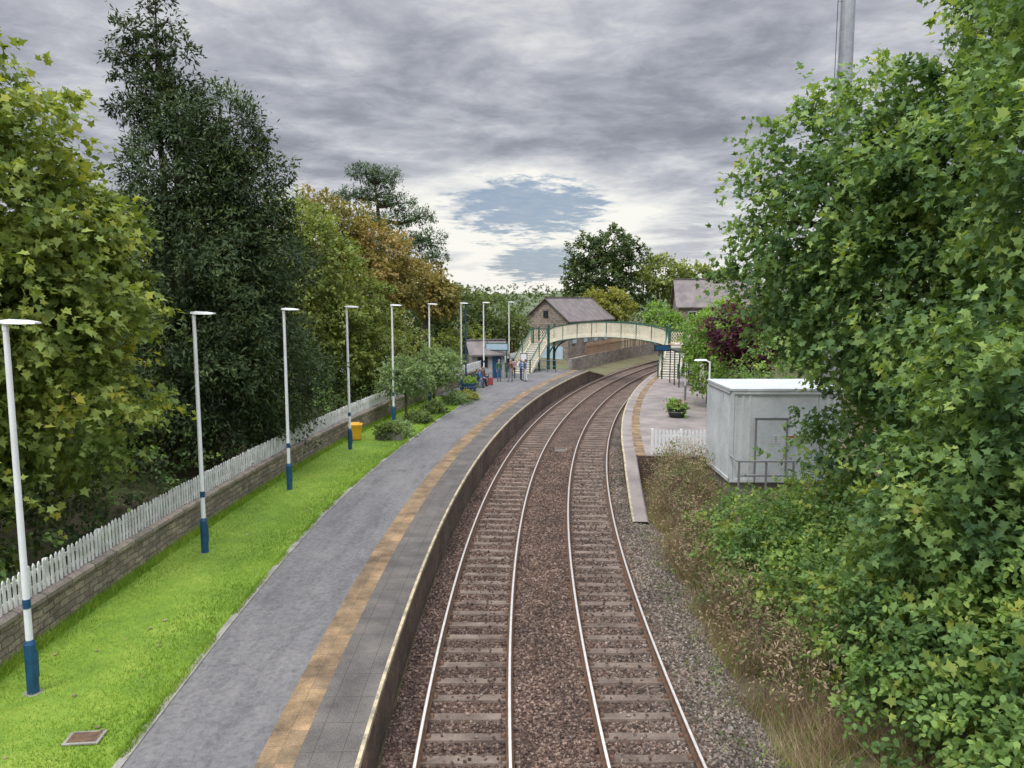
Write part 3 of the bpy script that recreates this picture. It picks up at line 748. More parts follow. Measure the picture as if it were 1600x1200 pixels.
def shrub(name,p,r,h,n,lm,sz=.12,L=.3):
    e=empty(name)
    mb=MB()
    for k in range(6): mb.tube([p,p+Vector((random.uniform(-r,r)*.6,random.uniform(-r,r)*.6,h*.8))],[.02,.008],m_bark,4)
    mb.obj('stems',e)
    foliage('leaves',[(p.x,p.y,p.z+h*.5,r,r,h*.5)],n,9,L,sz,T_Q,lm,parent=e,cull=1)
shrub('shrub',P(20.4,-5.7,.93),.45,.6,150,m_lverge)
shrub('shrub',P(24.2,-5.8,.93),.5,.5,150,m_lolive)
shrub('shrub',P(27.4,-5.9,.93),.55,.5,150,m_lolive)
shrub('shrub',P(31.2,-5.7,.93),.7,.6,200,m_lverge)
shrub('shrub',P(33.0,-5.5,.93),.6,.45,180,m_lyg)
def bench(s,d):
    mb=MB(); c=P(s,d,zp); t=TAN(s); n=NRM(s)
    for k in range(4): mb.bar(c-t*.85+n*(.05+.11*k)+Z*.45,c+t*.85+n*(.05+.11*k)+Z*.45,.09,.03,m_green)
    for k in range(3): mb.bar(c-t*.85-n*(.02+.02*k)+Z*(.6+.13*k),c+t*.85-n*(.02+.02*k)+Z*(.6+.13*k),.03,.09,m_green)
    for q in(-.75,.75):
        mb.bar(c+t*q+n*.42,c+t*q+n*.42+Z*.62,.06,.06,m_black); mb.bar(c+t*q,c+t*q-n*.08+Z*.95,.06,.06,m_black); mb.bar(c+t*q+Z*.62-n*.02,c+t*q+n*.45+Z*.62,.05,.04,m_black)
    mb.obj('platform_bench')
bench(39.7,-6.85); bench(42.0,-7.2)
mb=MB(); c=P(45.6,-7.0,zp); t=NRM(45.6)
for q in(-.8,.8): mb.tube([c+t*q,c+t*q+Z*2.9],.05,m_green,8)
mb.box(c+Z*2.5,(1.9,.07,.6),m_green,rz=-.28); mb.box(c+Z*2.5-TAN(45)*.045,(1.75,.02,.46),m_paleblue,rz=-.28); mb.obj('platform_sign')
mb=MB(); c=P(46.0,-4.9,zp); mb.tube([c,c+Z*1.9],.04,m_black,8); mb.box(c+Z*1.65,(.55,.05,.7),m_black,rz=-.25); mb.box(c+Z*1.65-TAN(45)*.03,(.46,.02,.58),m_white,rz=-.25); mb.obj('notice_post')
for (s,d) in((51.2,-6.4),(51.5,-4.4)):
    mb=MB(); c=P(s,d,zp); t=NRM(s)
    for q in(-.7,0,.7): mb.tube([c+t*q,c+t*q+Z*1.0],.03,m_blue,6)
    mb.tube([c-t*.7+Z,c+t*.7+Z],.03,m_blue,6); mb.tube([c-t*.7+Z*.5,c+t*.7+Z*.5],.03,m_blue,6); mb.obj('barrier_rail')
mb=MB(); c=Vector((11.8,60.2,zp))
mb.tube([c,c+Z*2.6],.06,m_black,8); mb.box(c+Z*2.45,(1.3,.12,.5),m_black); mb.box(c+Z*2.45-Vector((0,.07,0)),(1.1,.02,.34),m_blue); mb.obj('information_display')
e=empty('waiting_shelter'); mb=MB(); c=Vector((12.6,56,zp))
mb.box(c+Z*2.55,(1.6,3.4,.12),m_black); 
for x in(-.7,.7):
    for y in(-1.6,0,1.6): mb.bar(c+Vector((x,y,0)),c+Vector((x,y,2.5)),.07,.07,m_black)
mb.box(c+Vector((.72,0,1.3)),(.03,3.2,2.1),m_glass); mb.box(c+Vector((.45,0,.45)),(.4,2.8,.05),m_wood); mb.obj('frame',e)
def car(p,rz,body):
    e=empty('parked_car'); M=Matrix.Rotation(rz,3,'Z')
    prof=[(-2.1,.35),(-2.15,.75),(-1.95,.95),(-1.45,1.02),(-.75,1.45),(.65,1.48),(1.35,1.05),(2.0,.92),(2.12,.6),(2.05,.33)]
    mb=MB(); vs=[]
    for sd in(-1,1):
        for (x,z) in prof:
            w=.86 if z<1.1 else .66
            vs.append(p+M@Vector((x,sd*w,z)))
    n=len(prof); fs=[tuple(range(n-1,-1,-1)),tuple(range(n,2*n))]+[(i,(i+1)%n,n+(i+1)%n,n+i) for i in range(n)]
    mb.add(vs,fs,body); mb.obj('body',e)
    mb=MB()
    for sd in(-1,1):
        q=[(-1.25,1.06,.872),(-.72,1.4,.70),(.6,1.42,.70),(1.15,1.08,.872)]
        mb.add([p+M@Vector((x,sd*w,z)) for x,z,w in q],[(0,1,2,3)],m_glass)
    mb.add([p+M@Vector(v) for v in((.72,-.6,1.46),(.72,.6,1.46),(1.36,.75,1.07),(1.36,-.75,1.07))],[(0,1,2,3)],m_glass)
    mb.add([p+M@Vector(v) for v in((-.82,-.6,1.44),(-.82,.6,1.44),(-1.46,.75,1.05),(-1.46,-.75,1.05))],[(3,2,1,0)],m_glass)
    mb.obj('windows',e)
    mb=MB()
    for x in(-1.3,1.35):
        for sd in(-1,1):
            a=p+M@Vector((x,sd*.9,.32)); b=p+M@Vector((x,sd*.7,.32)); mb.tube([a,b],[.32,.32],m_black,16); mb.tube([a,a+(a-b)*.05],[.19,.18],m_steel,12)
    mb.obj('wheels',e)
def cpos(x,y):
    return Vector((x,y,float(Hgt(np.array(x),np.array(y)))))
mb=MB(); mb.box((-11.4,52.5,1.1),(6.0,5.0,2.5),m_concrete,top=(.96,.96)); mb.obj('car_park_terrace')
car(Vector((-9.6,52.5,2.36)),-1.2,m_white)

# ------------------------------------------------------------------ people
m_skin=simple('skin',(.52,.33,.25),(.45,.28,.21),8,.55,0,0)
def cloth(n,c): return simple(n,c,tuple(x*.7 for x in c),12,.85,0,.1)
C_=dict(navy=cloth('navy_cloth',(.03,.045,.10)),blue=cloth('blue_cloth',(.08,.2,.42)),grey=cloth('grey_cloth',(.28,.28,.28)),black=cloth('black_cloth',(.02,.02,.022)),
  red=cloth('red_cloth',(.30,.06,.05)),brown=cloth('brown_cloth',(.16,.10,.065)),white=cloth('white_cloth',(.7,.7,.68)),denim=cloth('denim',(.09,.14,.25)),green=cloth('green_cloth',(.08,.15,.08)),pink=cloth('pink_cloth',(.5,.27,.29)))
m_hairs=[cloth('brown_hair',(.06,.035,.02)),cloth('grey_hair',(.35,.34,.33)),cloth('blond_hair',(.35,.24,.12))]
def person(loc,face,pose,top,bot,hair,scale=1.0,longhair=False):
    J={}
    if pose=='sit':
        ph=.52
        J['pel']=(0,0,ph);J['sp']=(0,.0,ph+.2);J['ch']=(0,.03,ph+.42);J['nk']=(0,.06,ph+.56)
        J['h0']=(0,.08,ph+.63);J['h1']=(0,.10,ph+.72);J['h2']=(0,.09,ph+.80)
        for s,sd in(('l',-1),('r',1)):
            J['hp'+s]=(sd*.10,.03,ph-.01);J['kn'+s]=(sd*.13,.46,ph+.02);J['an'+s]=(sd*.13,.5,.09);J['to'+s]=(sd*.14,.66,.04)
            J['sh'+s]=(sd*.17,.03,ph+.48);J['el'+s]=(sd*.22,.10,ph+.22);J['wr'+s]=(sd*.12,.33,ph+.15);J['ha'+s]=(sd*.08,.40,ph+.13)
    else:
        st=.0 if pose=='stand' else (.06 if pose=='phone' else .22)
        J['pel']=(0,0,.94);J['sp']=(0,0,1.10);J['ch']=(0,.0,1.30);J['nk']=(0,0,1.455)
        J['h0']=(0,.015,1.53);J['h1']=(0,.025,1.61);J['h2']=(0,.01,1.68)
        for s,sd in(('l',-1),('r',1)):
            f=st*sd
            J['hp'+s]=(sd*.09,0,.90);J['kn'+s]=(sd*.10,f*.6+.02,.49);J['an'+s]=(sd*.11,f*1.0-(.06 if f<0 else 0),.085);J['to'+s]=(sd*.125,f+.15,.04)
            J['sh'+s]=(sd*.175,0,1.39)
            if pose=='phone' and sd==1:
                J['el'+s]=(sd*.23,.05,1.12);J['wr'+s]=(sd*.13,.27,1.2);J['ha'+s]=(sd*.09,.33,1.25)
            else:
                J['el'+s]=(sd*.235,-.03-f*.3,1.10);J['wr'+s]=(sd*.24,.05-f*.6,.86);J['ha'+s]=(sd*.235,.08-f*.65,.78)
    rad=dict(pel=(.135,.10),sp=(.125,.09),ch=(.15,.10),nk=(.052,.055),h0=(.062,.075),h1=(.077,.095),h2=(.06,.07))
    for s in'lr':
        rad.update({'hp'+s:(.085,.09),'kn'+s:(.057,.06),'an'+s:(.042,.045),'to'+s:(.042,.03),'sh'+s:(.062,.062),'el'+s:(.043,.043),'wr'+s:(.028,.024),'ha'+s:(.036,.018)})
    bones=[('pel','sp',top),('sp','ch',top),('ch','nk',top),('nk','h0',m_skin),('h0','h1',m_skin),('h1','h2',hair)]
    for s in'lr': bones+=[('pel','hp'+s,bot),('hp'+s,'kn'+s,bot),('kn'+s,'an'+s,bot),('an'+s,'to'+s,C_['black']),('ch','sh'+s,top),('sh'+s,'el'+s,top),('el'+s,'wr'+s,top),('wr'+s,'ha'+s,m_skin)]
    keys=list(J); me=bpy.data.meshes.new('sk'); me.from_pydata([J[k] for k in keys],[(keys.index(a),keys.index(b)) for a,b,_ in bones],[])
    o=bpy.data.objects.new('sk',me); COL.objects.link(o)
    md=o.modifiers.new('s','SKIN'); md.use_smooth_shade=True
    if not me.skin_vertices: me.skin_vertices.new()
    for k,sv in zip(keys,me.skin_vertices[0].data): sv.radius=rad[k]; sv.use_root=(k=='pel')
    o.modifiers.new('ss','SUBSURF').levels=1
    dg=bpy.context.evaluated_depsgraph_get(); ev=o.evaluated_get(dg); m2=ev.to_mesh()
    mb=MB(); bs=[(Vector(J[a]),Vector(J[b]),m) for a,b,m in bones]
    for v in m2.vertices: mb.v.append(tuple(v.co))
    for p in m2.polygons:
        c=p.center; best=None
        for a,b,m in bs:
            ab=b-a; t=max(0,min(1,(c-a).dot(ab)/ab.length_squared)); q=(c-(a+ab*t)).length
            if best is None or q<best[0]: best=(q,m)
        m=best[1]; h1=Vector(J['h1'])
        if (c-h1).length<.14:
            m=hair if ((c.y<h1.y-.01 and c.z>h1.z-.06) or c.z>h1.z+.06) else m_skin
        mb.f.append(tuple(p.vertices)); mb.m.append(mb.mi(m))
    ev.to_mesh_clear(); bpy.data.objects.remove(o)
    h=Vector(J['h1']); h.z-=.01
    V3=Vector
    mb.tube([h+V3((0,.085,.02)),h+V3((0,.11,-.02)),h+V3((0,.09,-.03))],[.008,.014,.008],m_skin,6)
    for sd in(-1,1):
        mb.tube([h+V3((sd*.03,.085,.018)),h+V3((sd*.03,.094,.018))],[.010,.008],m_black,6)
        mb.tube([h+V3((sd*.07,.0,-.02)),h+V3((sd*.086,-.01,.02))],[.014,.016],m_skin,6)
    mb.tube([h+V3((-.022,.085,-.05)),h+V3((.022,.085,-.05))],.006,m_red,5)
    mb.tube([h+V3((0,-.03,-.05 if not longhair else -.17)),h+V3((0,-.035,.02)),h+V3((0,-.02,.075)),h+V3((0,-.005,.105))],[.05,.088,.078,.03],hair,10)
    for s,sd in(('l',-1),('r',1)):
        w=Vector(J['wr'+s]);a=Vector(J['ha'+s]); d=(a-w).normalized(); lat=V3((0,1,0)) if abs(d.z)>.6 else V3((1,0,0)); lat=(lat-d*lat.dot(d)).normalized(); cu=d.cross(lat)*sd*-1
        for k,ln in enumerate((.062,.075,.08,.07)):
            b=a+lat*(.028-.019*k)-d*.01; mb.tube([b,b+d*ln*.5,b+d*ln*.9+cu*.012],[.0088,.0082,.006],m_skin,5)
        b=a-d*.05+lat*.03; mb.tube([b,b+lat*.022+d*.025,b+lat*.028+d*.055],[.0095,.009,.007],m_skin,5)
    ob=mb.obj('person',None,True)
    ob.location=loc; ob.rotation_euler=(0,0,face); ob.scale=(scale,)*3
    return ob
for (s,tp,bt,hr,lh) in((39.3,C_['navy'],C_['denim'],0,False),(40.1,C_['blue'],C_['black'],1,True)):
    person(P(s,-6.85+.18,zp-.03),-pi/2-s/R,'sit',tp,bt,m_hairs[hr],1,lh)
person(P(42.0,-7.2+.18,zp-.03),-pi/2-.25,'sit',C_['brown'],C_['navy'],m_hairs[2],.97,True)
person(P(43.2,-6.1,zp),-2.6,'stand',C_['green'],C_['denim'],m_hairs[0],1.02)
person(P(43.6,-5.3,zp),2.5,'phone',C_['brown'],C_['grey'],m_hairs[1],1.0)
person(P(44.6,-4.75,zp),-1.2,'stand',C_['blue'],C_['navy'],m_hairs[2],.97,True)
person(P(43.9,-4.2,zp),1.7,'phone',C_['denim'],C_['white'],m_hairs[0],1.0)
person(P(45.5,-5.6,zp),.4,'stand',C_['pink'],C_['black'],m_hairs[0],.96,True)
person(P(47.0,-6.4,zp),-.6,'walk',C_['black'],C_['denim'],m_hairs[1],1.03)
mb=MB(); c=P(40.9,-6.1,zp); mb.box(c+Z*.3,(.38,.25,.5),C_['red'],.3,top=(.95,.9)); mb.tube([c+Z*.55,c+Z*.9],.012,m_steel,6); mb.bar(c+Z*.9+Vector((-.12,0,0)),c+Z*.9+Vector((.12,0,0)),.03,.03,m_black)
for q in(-.14,.14): mb.tube([c+Vector((q,-.1,.03)),c+Vector((q,-.06,.03))],[.03,.03],m_black,8)
mb.obj('suitcase')

# ------------------------------------------------------------------ vegetation
print('veg',time.time()-T0)
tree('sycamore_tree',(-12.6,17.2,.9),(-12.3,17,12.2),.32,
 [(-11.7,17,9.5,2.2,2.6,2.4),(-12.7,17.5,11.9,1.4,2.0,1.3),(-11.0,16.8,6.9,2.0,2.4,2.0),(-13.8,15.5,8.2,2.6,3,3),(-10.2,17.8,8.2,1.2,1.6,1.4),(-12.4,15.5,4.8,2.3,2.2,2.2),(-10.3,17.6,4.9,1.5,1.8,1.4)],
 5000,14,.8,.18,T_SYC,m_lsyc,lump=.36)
yl=[(-11.9,27,15.0,.35,.5,1.0),(-11.6,27,13.5,.8,1.1,1.1),(-11.2,27,11.6,1.7,2.2,1.8),(-10.0,27.2,12.9,1.1,1.6,1.3),(-9.3,27.4,11.1,1.2,1.6,1.3),(-10.9,27,8.8,2.6,2.8,2.4),(-9.2,27.8,8.9,1.6,2.2,2.0),(-9.7,27,6.3,2.0,2.4,2.3),(-11.4,26,4.7,2.6,2.4,2.4),(-9.1,29.5,4.2,1.4,2.5,2.3)]
tree('yew_tree',(-11.2,27.6,1),(-11.6,27,14.5),.4,yl,9000,14,.5,.2,T_ND,m_lyew,droop=.6,lump=.34,jit=.28)
sp=[(-12.0+o,27,z,r,r*.8,.22) for (o,z,r) in((0,17.1,.18),(-.75,16.2,.5),(.4,16.5,.3),(.65,15.6,.45),(-1.1,15.5,.4),(-.5,14.8,.7),(.8,14.4,.5),(-.8,13.6,.6))]
tree('cypress_tree',(-12.1,27.4,1),(-12.0,27,17.6),.2,sp,420,13,.42,.2,T_ND,m_lyew,droop=.1,jit=.2)
ul=[]
for s in np.arange(-8,34,2.0):
    d=-10.3-random.random()*.7; p=P(s,d); h=random.uniform(1.1,1.9); ul.append((p.x,p.y,1.2+h*.5,1.3,1.5,h))
for s in np.arange(-4,34,2.8):
    d=-12.5-random.random()*1.2; p=P(s,d); h=random.uniform(1.6,2.6); ul.append((p.x,p.y,2.2+h*.6,1.8,1.8,h))
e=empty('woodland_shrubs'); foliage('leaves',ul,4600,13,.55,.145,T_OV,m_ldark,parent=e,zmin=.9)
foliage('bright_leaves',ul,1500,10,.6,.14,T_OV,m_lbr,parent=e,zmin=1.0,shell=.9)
wl=[]
for k in range(16):
    y=34+k*4.0; x=-17-random.random()*6-k*.25; wl.append((x,y,6+random.random()*1.5,4,4,5+random.random()))
for k in range(7): wl.append((-17-random.random()*5,12+k*4,6.5,3.6,3.6,6))
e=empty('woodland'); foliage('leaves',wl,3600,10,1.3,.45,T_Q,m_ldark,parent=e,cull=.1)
tree('oak_tree',(-11.8,42,1.2),(-11.6,42,12),.35,[(-11.6,42,10.6,2.0,2.4,2.0),(-10.0,41,9.0,1.7,2,2.0),(-10.8,41,6.6,2.2,2.4,2.4),(-9.2,42,5.0,1.7,2,2.2)],2500,12,.7,.2,T_Q,m_loak,lump=.3)
tree('beech_tree',(-9.6,49,1.2),(-9.4,49,11.5),.4,[(-11.4,49,11.2,2.5,2.6,2.2),(-8.8,49,10.0,2.2,2.4,1.9),(-7.2,50,8.4,1.5,2.0,1.4),(-9.5,48,7.4,2.8,2.6,2.2)],2700,12,.75,.22,T_Q,m_lbrown,lump=.3)
tree('birch_tree',(-8.3,45,1.2),(-8.2,45,8.6),.16,[(-8.5,45,6.8,1.7,1.8,1.7),(-7.6,45,4.6,1.5,1.8,1.8),(-9.2,44,4.2,1.5,1.6,1.9)],1500,12,.7,.17,T_Q,m_loak,droop=.8)
pl=[(-12.3,66,17.6,1.4,1.4,.65),(-10.6,66,17.2,1.2,1.4,.5),(-13.6,66,15.8,1.4,1.4,.5),(-11.4,66,15.7,1.5,1.5,.6),(-9.6,66,15.2,1.5,1.4,.55),(-7.9,66,14.0,1.3,1.4,.5),(-10.3,66,13.6,1.6,1.5,.6),(-12.6,66,13.6,1.5,1.5,.6),(-7.0,66,12.3,1.4,1.5,.6),(-8.9,66,11.9,1.6,1.5,.7),(-6.6,66,10.8,1.2,1.5,.6),(-11.2,66,11.6,1.6,1.5,.7)]
tree('scots_pine',(-9.6,66,1.5),(-11.6,66,17.6),.42,pl,1900,14,.42,.24,T_ND,m_lpine,m_pinebark,shell=.25,upn=.9,droop=-.2,jit=.3,lump=.1)
tree('beech_tree',(-7.4,64,1.5),(-7.0,64,9),.3,[(-7.6,64,8.4,2.0,2.2,1.8),(-6.1,64,7.4,1.4,2,1.3)],1000,11,.7,.26,T_Q,m_lbrown)
tree('willow_tree',(-4.6,73,.8),(-4.4,73,7),.3,[(-5.4,73,5.7,3.3,3,2.7),(-1.8,74,5.0,2.4,2.6,2.3),(-8.6,72,5.2,3,3,2.8),(.2,76,3.6,1.4,2,1.8)],2800,12,.8,.26,T_Q,m_lolive,droop=.6)
hl=[]
for k in range(10):
    p=P(28+k*3.6,-11.5-random.random()*2)
    if 49<p.y<57 : continue
    hl.append((p.x,p.y,2.2+random.random()*.8,2.0,2.2,1.5+random.random()))
e=empty('hedge'); foliage('leaves',hl,1800,11,.6,.2,T_Q,m_loak,parent=e,zmin=.9)
tree('cherry_tree',P(24.8,-6.7,.93),P(24.8,-6.7,3.2),.08,[(*P(24.8,-6.7,3.3),.85,.85,.75),(*P(25.7,-6.3,3.0),.6,.7,.6),(*P(24.2,-7.2,3.1),.6,.7,.65)],900,12,.42,.11,T_OV,m_lverge)
tree('cherry_tree',P(30.4,-6.8,.93),P(30.4,-6.8,3.4),.08,[(*P(30.4,-6.8,3.3),.95,1.0,.9),(*P(31.6,-6.3,3.2),.7,.9,.8),(*P(29.7,-6.5,3.0),.6,.8,.6)],1200,12,.42,.12,T_OV,m_lverge)
tree('oak_tree',(13,112,1),(13,112,14),.6,[(11.2,112,13.8,2.6,3,2.0),(14.6,112,14.8,2.6,3,2.1),(9.4,112,10.4,1.9,3,2.0),(17.6,113,12.4,2.6,3,2.2),(13,111,10.8,3.0,3,2.2),(11,111,7.4,2.6,3,2.0),(17,112,8.4,3,3,2.4)],2500,11,.85,.38,T_Q,m_ldark,lump=.35)
tree('oak_tree',(22.5,108,1),(22.5,108,10),.5,[(21.5,108,10.2,2.8,3,2.4),(26,108,9.0,3.0,3,2.4),(29,106,8.3,2.6,3,2.4)],1600,11,.9,.4,T_Q,m_loak,lump=.3)
tree('maple_tree',(12.3,103,1),(12.3,103,7),.25,[(11.2,103,6.0,2.0,2,2.0),(14,103,6.2,2.0,2,2.0)],900,11,.7,.28,T_Q,m_lyg)
tree('lime_tree',(16.6,86,.8),(16.6,86,6),.2,[(16.4,86,4.9,1.5,1.5,1.6),(17.6,84,3.9,1.3,1.3,1.6)],800,11,.6,.22,T_Q,m_llime)
dl_=[]
for k in range(40):
    x=-70+k*6.5; dl_.append((x,165+random.random()*60,3.6+random.random()*.8,6,5,3.0+random.random()*1.4))
for k in range(20):
    x=-14+k*2.6; dl_.append((x,124+random.random()*10,3.0+random.random()*.8,2.6,2.6,2.2))
for k in range(60):
    x=-260+k*11; dl_.append((x,330+random.random()*120,7.5+random.random()*1.5,10,6,4+random.random()*2))
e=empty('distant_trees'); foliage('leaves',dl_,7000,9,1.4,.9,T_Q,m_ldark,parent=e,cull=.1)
hr=[]
for k in range(12):
    p=P(22+k*4.0,10.9+random.random()*1.0); hr.append((p.x,p.y,2.6+random.random()*.8,1.8,2.2,1.9+random.random()*.5))
e=empty('hedge'); foliage('leaves',hr,2200,11,.55,.17,T_Q,m_lbr,parent=e,zmin=.8)
tree('hazel_tree',(11.9,46,1),(11.8,46,5.5),.14,[(11.6,46,4.8,1.3,1.6,1.5),(13.0,47,5.4,1.8,1.8,1.7),(11.4,45,3.3,.9,1.3,1.2)],1400,12,.5,.16,T_Q,m_llime)
tree('purple_plum_tree',(12.2,41,1),(12.1,41,5.5),.12,[(11.7,41,5.6,1.1,1.2,1.3),(13,41,5.0,1.2,1.2,1.2)],800,12,.5,.16,T_Q,m_lpurple)
wr=[]
for k in range(9): wr.append((18.5+random.random()*3+k*1.2,34+k*6,5.6+random.random(),4.2,4,4.8))
e=empty('woodland'); foliage('leaves',wr,1800,10,1.2,.42,T_Q,m_ldark,parent=e,cull=.1)
# big sycamore on the right bank
rl=[(9.4,20.5,10.9,2.3,2.6,1.5),(13.0,19.5,15.6,1.9,2.4,2.8),(8.4,21,9.2,2.1,2.4,1.7),(9.5,18.8,7.4,1.8,2.2,1.6),(11.4,17.5,10.3,2.7,3,2.6),(11.4,16,6.5,3.0,3,3),(12.8,16.5,12.6,2.6,3,2.8),(8.0,22,7.3,1.3,1.7,1.2),(10.4,17.0,4.2,1.8,1.8,1.9),(10.1,20.5,4.3,1.7,1.5,2.0)]
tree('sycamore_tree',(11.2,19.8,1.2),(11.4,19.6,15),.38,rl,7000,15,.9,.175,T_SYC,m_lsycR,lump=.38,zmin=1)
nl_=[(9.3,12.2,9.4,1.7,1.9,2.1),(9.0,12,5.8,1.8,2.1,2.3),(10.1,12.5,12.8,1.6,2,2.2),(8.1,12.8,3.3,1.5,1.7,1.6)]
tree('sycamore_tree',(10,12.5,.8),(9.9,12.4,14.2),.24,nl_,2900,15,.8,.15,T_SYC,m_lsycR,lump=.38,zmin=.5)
bl=[]
for y in np.arange(8.5,23,1.5):
    fy=0 if y<15.5 else 1
    bl.append((6.7+random.random()*.5-.1*fy,y,(.9 if not fy else .65)+random.random()*.25,1.0,1.1,(.95 if not fy else .75)+random.random()*.25))
    bl.append((8.0+random.random()*.8+.7*fy,y,(1.7 if not fy else 1.0)+random.random()*.4,1.4,1.4,(1.3 if not fy else .9)+random.random()*.4))
bl+=[(6.1,18.5,.7,.8,1,.7),(6.3,20.8,.7,.9,1,.7)]
e=empty('bank_shrubs'); foliage('leaves',bl,6200,14,.5,.12,T_OV,m_lbr,parent=e,zmin=-.1,lump=.42)
foliage('broad_leaves',bl,900,10,.6,.15,T_SYC,m_lsyc,parent=e,zmin=-.1,shell=.9)
zf=lambda x,y:Hgt(x,y)-.02
blades('dry_grass',46000,-6,24,lambda s:5.0+.25*sin(s*1.3),7.2,.48,.006,m_dry,zf,1.0,.55,1)
blades('verge_grass',14000,-6,34,lambda s:4.9+.3*sin(s*1.7+1),7.4,.26,.009,m_blade,zf,1.0,.5,1)
blades('track_weeds',4500,-5,40,3.9,5.3,.10,.008,m_blade,lambda x,y:0*x-.2,1.2,.6,1)
db=[]
for s in np.arange(-1,18,1.0):
    p=P(s,5.8+random.random()*.6+ (0.25 if s>8 else 0)); db.append((p.x,p.y,.3+random.random()*.3,.5+random.random()*.25,.7,.45+random.random()*.25))
for s in(11.6,12.6,13.6,14.6,15.6,16.4): p=P(s,6.2+random.random()*.6); db.append((p.x,p.y,.9,.8,.7,.8))
e=empty('bramble_thicket'); foliage('leaves',db,900,10,.5,.08,T_Q,m_lolive,parent=e,zmin=-.2,spread=.8)
foliage('dead_leaves',db,2600,10,.6,.09,T_ND,m_dry,parent=e,zmin=-.2,spread=.9)
mb=MB()
for l in db:
    for k in range(44):
        c=Vector(l[:3]); a=Vector((c.x+random.uniform(-.7,.7),c.y+random.uniform(-.6,.6),float(Hgt(c.x,c.y))-.05)); b=a+Vector((random.uniform(-.6,.4),random.uniform(-.5,.5),random.uniform(.5,1.4)))
        mb.tube([a,(a+b)/2+Vector((0,0,.15)),b],[.008,.007,.004],m_twig,3,False)
mb.obj('stems',e)
print('done veg',time.time()-T0)

# ------------------------------------------------------------------ world
w=bpy.data.worlds.new('World'); scene.world=w; w.use_nodes=True; nt=w.node_tree
bg=nt.nodes['Background']
EL_=math.radians(56)
sky=N(nt,'ShaderNodeTexSky'); sky.sky_type='NISHITA'; sky.sun_disc=False; sky.sun_elevation=EL_
tc=N(nt,'ShaderNodeTexCoord').outputs['Generated']
sp_=N(nt,'ShaderNodeSeparateXYZ'); nt.links.new(tc,sp_.inputs[0]); X,Y,Zz=sp_.outputs
zc=math_(nt,'MAXIMUM',Zz,0.0)
den=math_(nt,'ADD',zc,.10)
cmb=N(nt,'ShaderNodeCombineXYZ'); nt.links.new(math_(nt,'DIVIDE',X,den),cmb.inputs[0]); nt.links.new(math_(nt,'DIVIDE',Y,den),cmb.inputs[1])
pv=cmb.outputs[0]
n1=noise(nt,pv,1.2,6,.55,.4); n2=noise(nt,pv,3.3,6,.66,.3); n4=noise(nt,pv,9,5,.65,.5)
nn_=math_(nt,'ADD',math_(nt,'MULTIPLY',n1,.64),math_(nt,'MULTIPLY',n2,.36))
cl=sc(nt,nn_,.40,.61)
yy=math_(nt,'MAXIMUM',Y,.05)
az=math_(nt,'DIVIDE',X,yy); el=math_(nt,'DIVIDE',zc,yy)
hz=ramp(nt,el,[(0.0,(.75,)*3),(.09,(.62,)*3),(.14,(.40,)*3),(.19,(.08,)*3),(.28,(.12,)*3),(.40,(.36,)*3)])
azf=math_(nt,'SUBTRACT',1.0,math_(nt,'MULTIPLY',math_(nt,'ABSOLUTE',az),.9),clamp=True)
hb=math_(nt,'MULTIPLY',hz,azf)
wn=math_(nt,'ADD',math_(nt,'MULTIPLY',n2,.65),math_(nt,'MULTIPLY',n4,.35))
def rad_(ax_,el_,ra,re,warp):
    a=math_(nt,'DIVIDE',math_(nt,'SUBTRACT',az,ax_),ra); b=math_(nt,'DIVIDE',math_(nt,'SUBTRACT',el,el_),re)
    r=math_(nt,'SQRT',math_(nt,'ADD',math_(nt,'MULTIPLY',a,a),math_(nt,'MULTIPLY',b,b)))
    return math_(nt,'ADD',r,math_(nt,'MULTIPLY',math_(nt,'SUBTRACT',wn,.5),warp))
def mr(v,a,b):
    m=nt.nodes.new('ShaderNodeMapRange'); m.interpolation_type='SMOOTHSTEP'; m.inputs[1].default_value=min(a,b); m.inputs[2].default_value=max(a,b)
    if a>b: m.inputs[3].default_value=1; m.inputs[4].default_value=0
    nt.links.new(v,m.inputs[0]); return m.outputs[0]
r1=rad_(.02,.115,.085,.034,4.0); r2=rad_(.03,.045,.055,.022,3.2)
pm=math_(nt,'MAXIMUM',mr(r1,1.3,.7),mr(r2,1.3,.7))
rim=math_(nt,'MAXIMUM',mr(r1,2.6,1.1),mr(r2,2.6,1.1))
val=math_(nt,'ADD',math_(nt,'ADD',math_(nt,'MULTIPLY',cl,.56),hb),math_(nt,'MULTIPLY',rim,.26),clamp=True)
cc=ramp(nt,val,[(0,(.22,.235,.295)),(.25,(.335,.355,.43)),(.5,(.51,.535,.62)),(.75,(.76,.785,.83)),(1,(1.0,1.0,.98))])
skc=mixc(nt,1.0,sky.outputs[0],(.10,.10,.10),'MULTIPLY')
bluec=mixc(nt,.25,(.27,.37,.56),skc)
bluec=mixc(nt,math_(nt,'MULTIPLY',sc(nt,n4,.38,.8),.45),bluec,(.55,.60,.68))
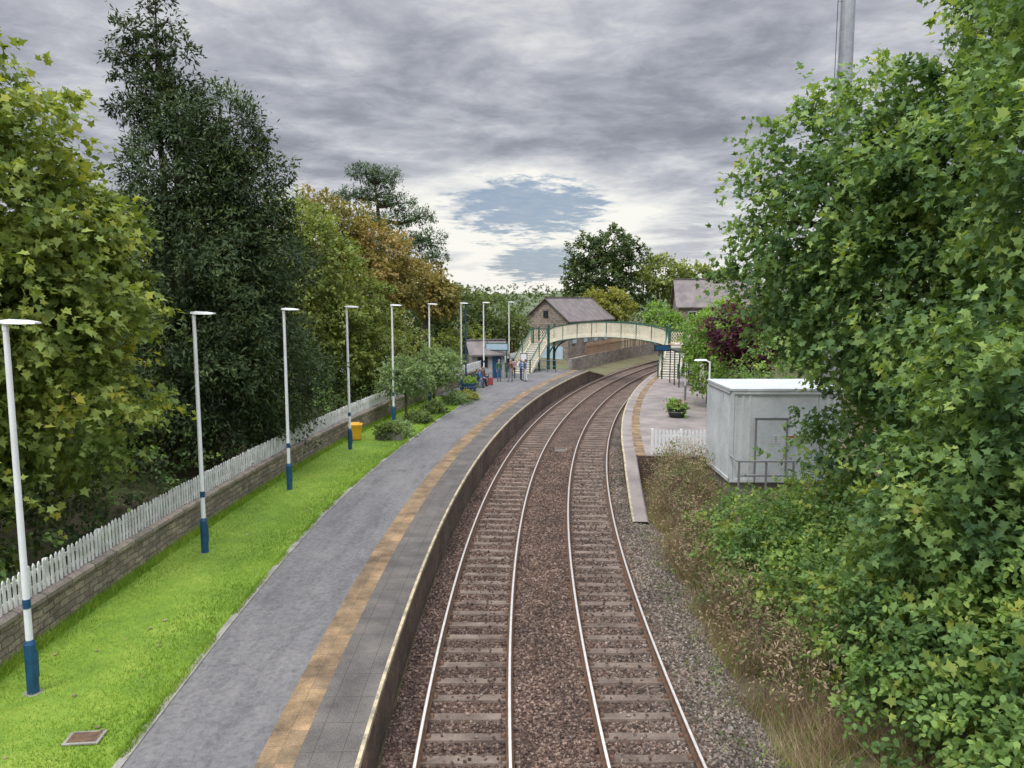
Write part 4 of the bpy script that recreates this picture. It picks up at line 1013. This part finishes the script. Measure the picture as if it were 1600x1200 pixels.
col=mixc(nt,math_(nt,'MULTIPLY',pm,.92),cc,bluec)
col=mixc(nt,.06,col,skc)
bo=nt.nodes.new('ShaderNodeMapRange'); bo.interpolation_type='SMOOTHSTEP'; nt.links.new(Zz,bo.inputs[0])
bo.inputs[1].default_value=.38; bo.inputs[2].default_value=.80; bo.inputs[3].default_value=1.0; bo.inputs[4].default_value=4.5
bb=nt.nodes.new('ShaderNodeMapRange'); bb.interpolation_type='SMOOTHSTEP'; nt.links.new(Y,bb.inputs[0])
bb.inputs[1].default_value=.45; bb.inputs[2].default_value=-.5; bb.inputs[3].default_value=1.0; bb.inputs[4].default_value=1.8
sca=math_(nt,'MULTIPLY',bo.outputs[0],bb.outputs[0])  # out-of-view sky boosted overhead and behind the camera, added to brighten the scene
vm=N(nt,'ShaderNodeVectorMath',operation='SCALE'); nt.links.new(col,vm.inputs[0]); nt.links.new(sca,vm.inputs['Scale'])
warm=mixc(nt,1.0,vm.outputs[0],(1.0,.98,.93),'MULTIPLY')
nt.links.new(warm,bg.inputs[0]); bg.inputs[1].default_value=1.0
sl=bpy.data.lights.new('sun','SUN'); sl.energy=1.5; sl.angle=math.radians(12); sl.color=(1,.94,.84)
so=bpy.data.objects.new('sun',sl); COL.objects.link(so)
sd=Vector((-.35,-.45,0)).normalized()*cos(EL_)+Vector((0,0,sin(EL_)))
so.rotation_euler=sd.to_track_quat('Z','Y').to_euler()
sky.sun_rotation=math.atan2(sd.x,sd.y)
# ------------------------------------------------------------------ camera
cd=bpy.data.cameras.new('camera'); cd.sensor_width=36; cd.lens=27; cd.clip_end=8000; cd.clip_start=.1
co=bpy.data.objects.new('camera',cd); COL.objects.link(co); co.location=(0,0,7.3); co.rotation_euler=(math.radians(90-6.42),0,0)
if ZOOM:
    cd.lens=115; co.rotation_euler=(math.radians(90-4.3),0,math.radians(-2.6))
scene.camera=co
scene.view_settings.view_transform='Standard'; scene.view_settings.look='None'; scene.view_settings.exposure=0
print('total',time.time()-T0)
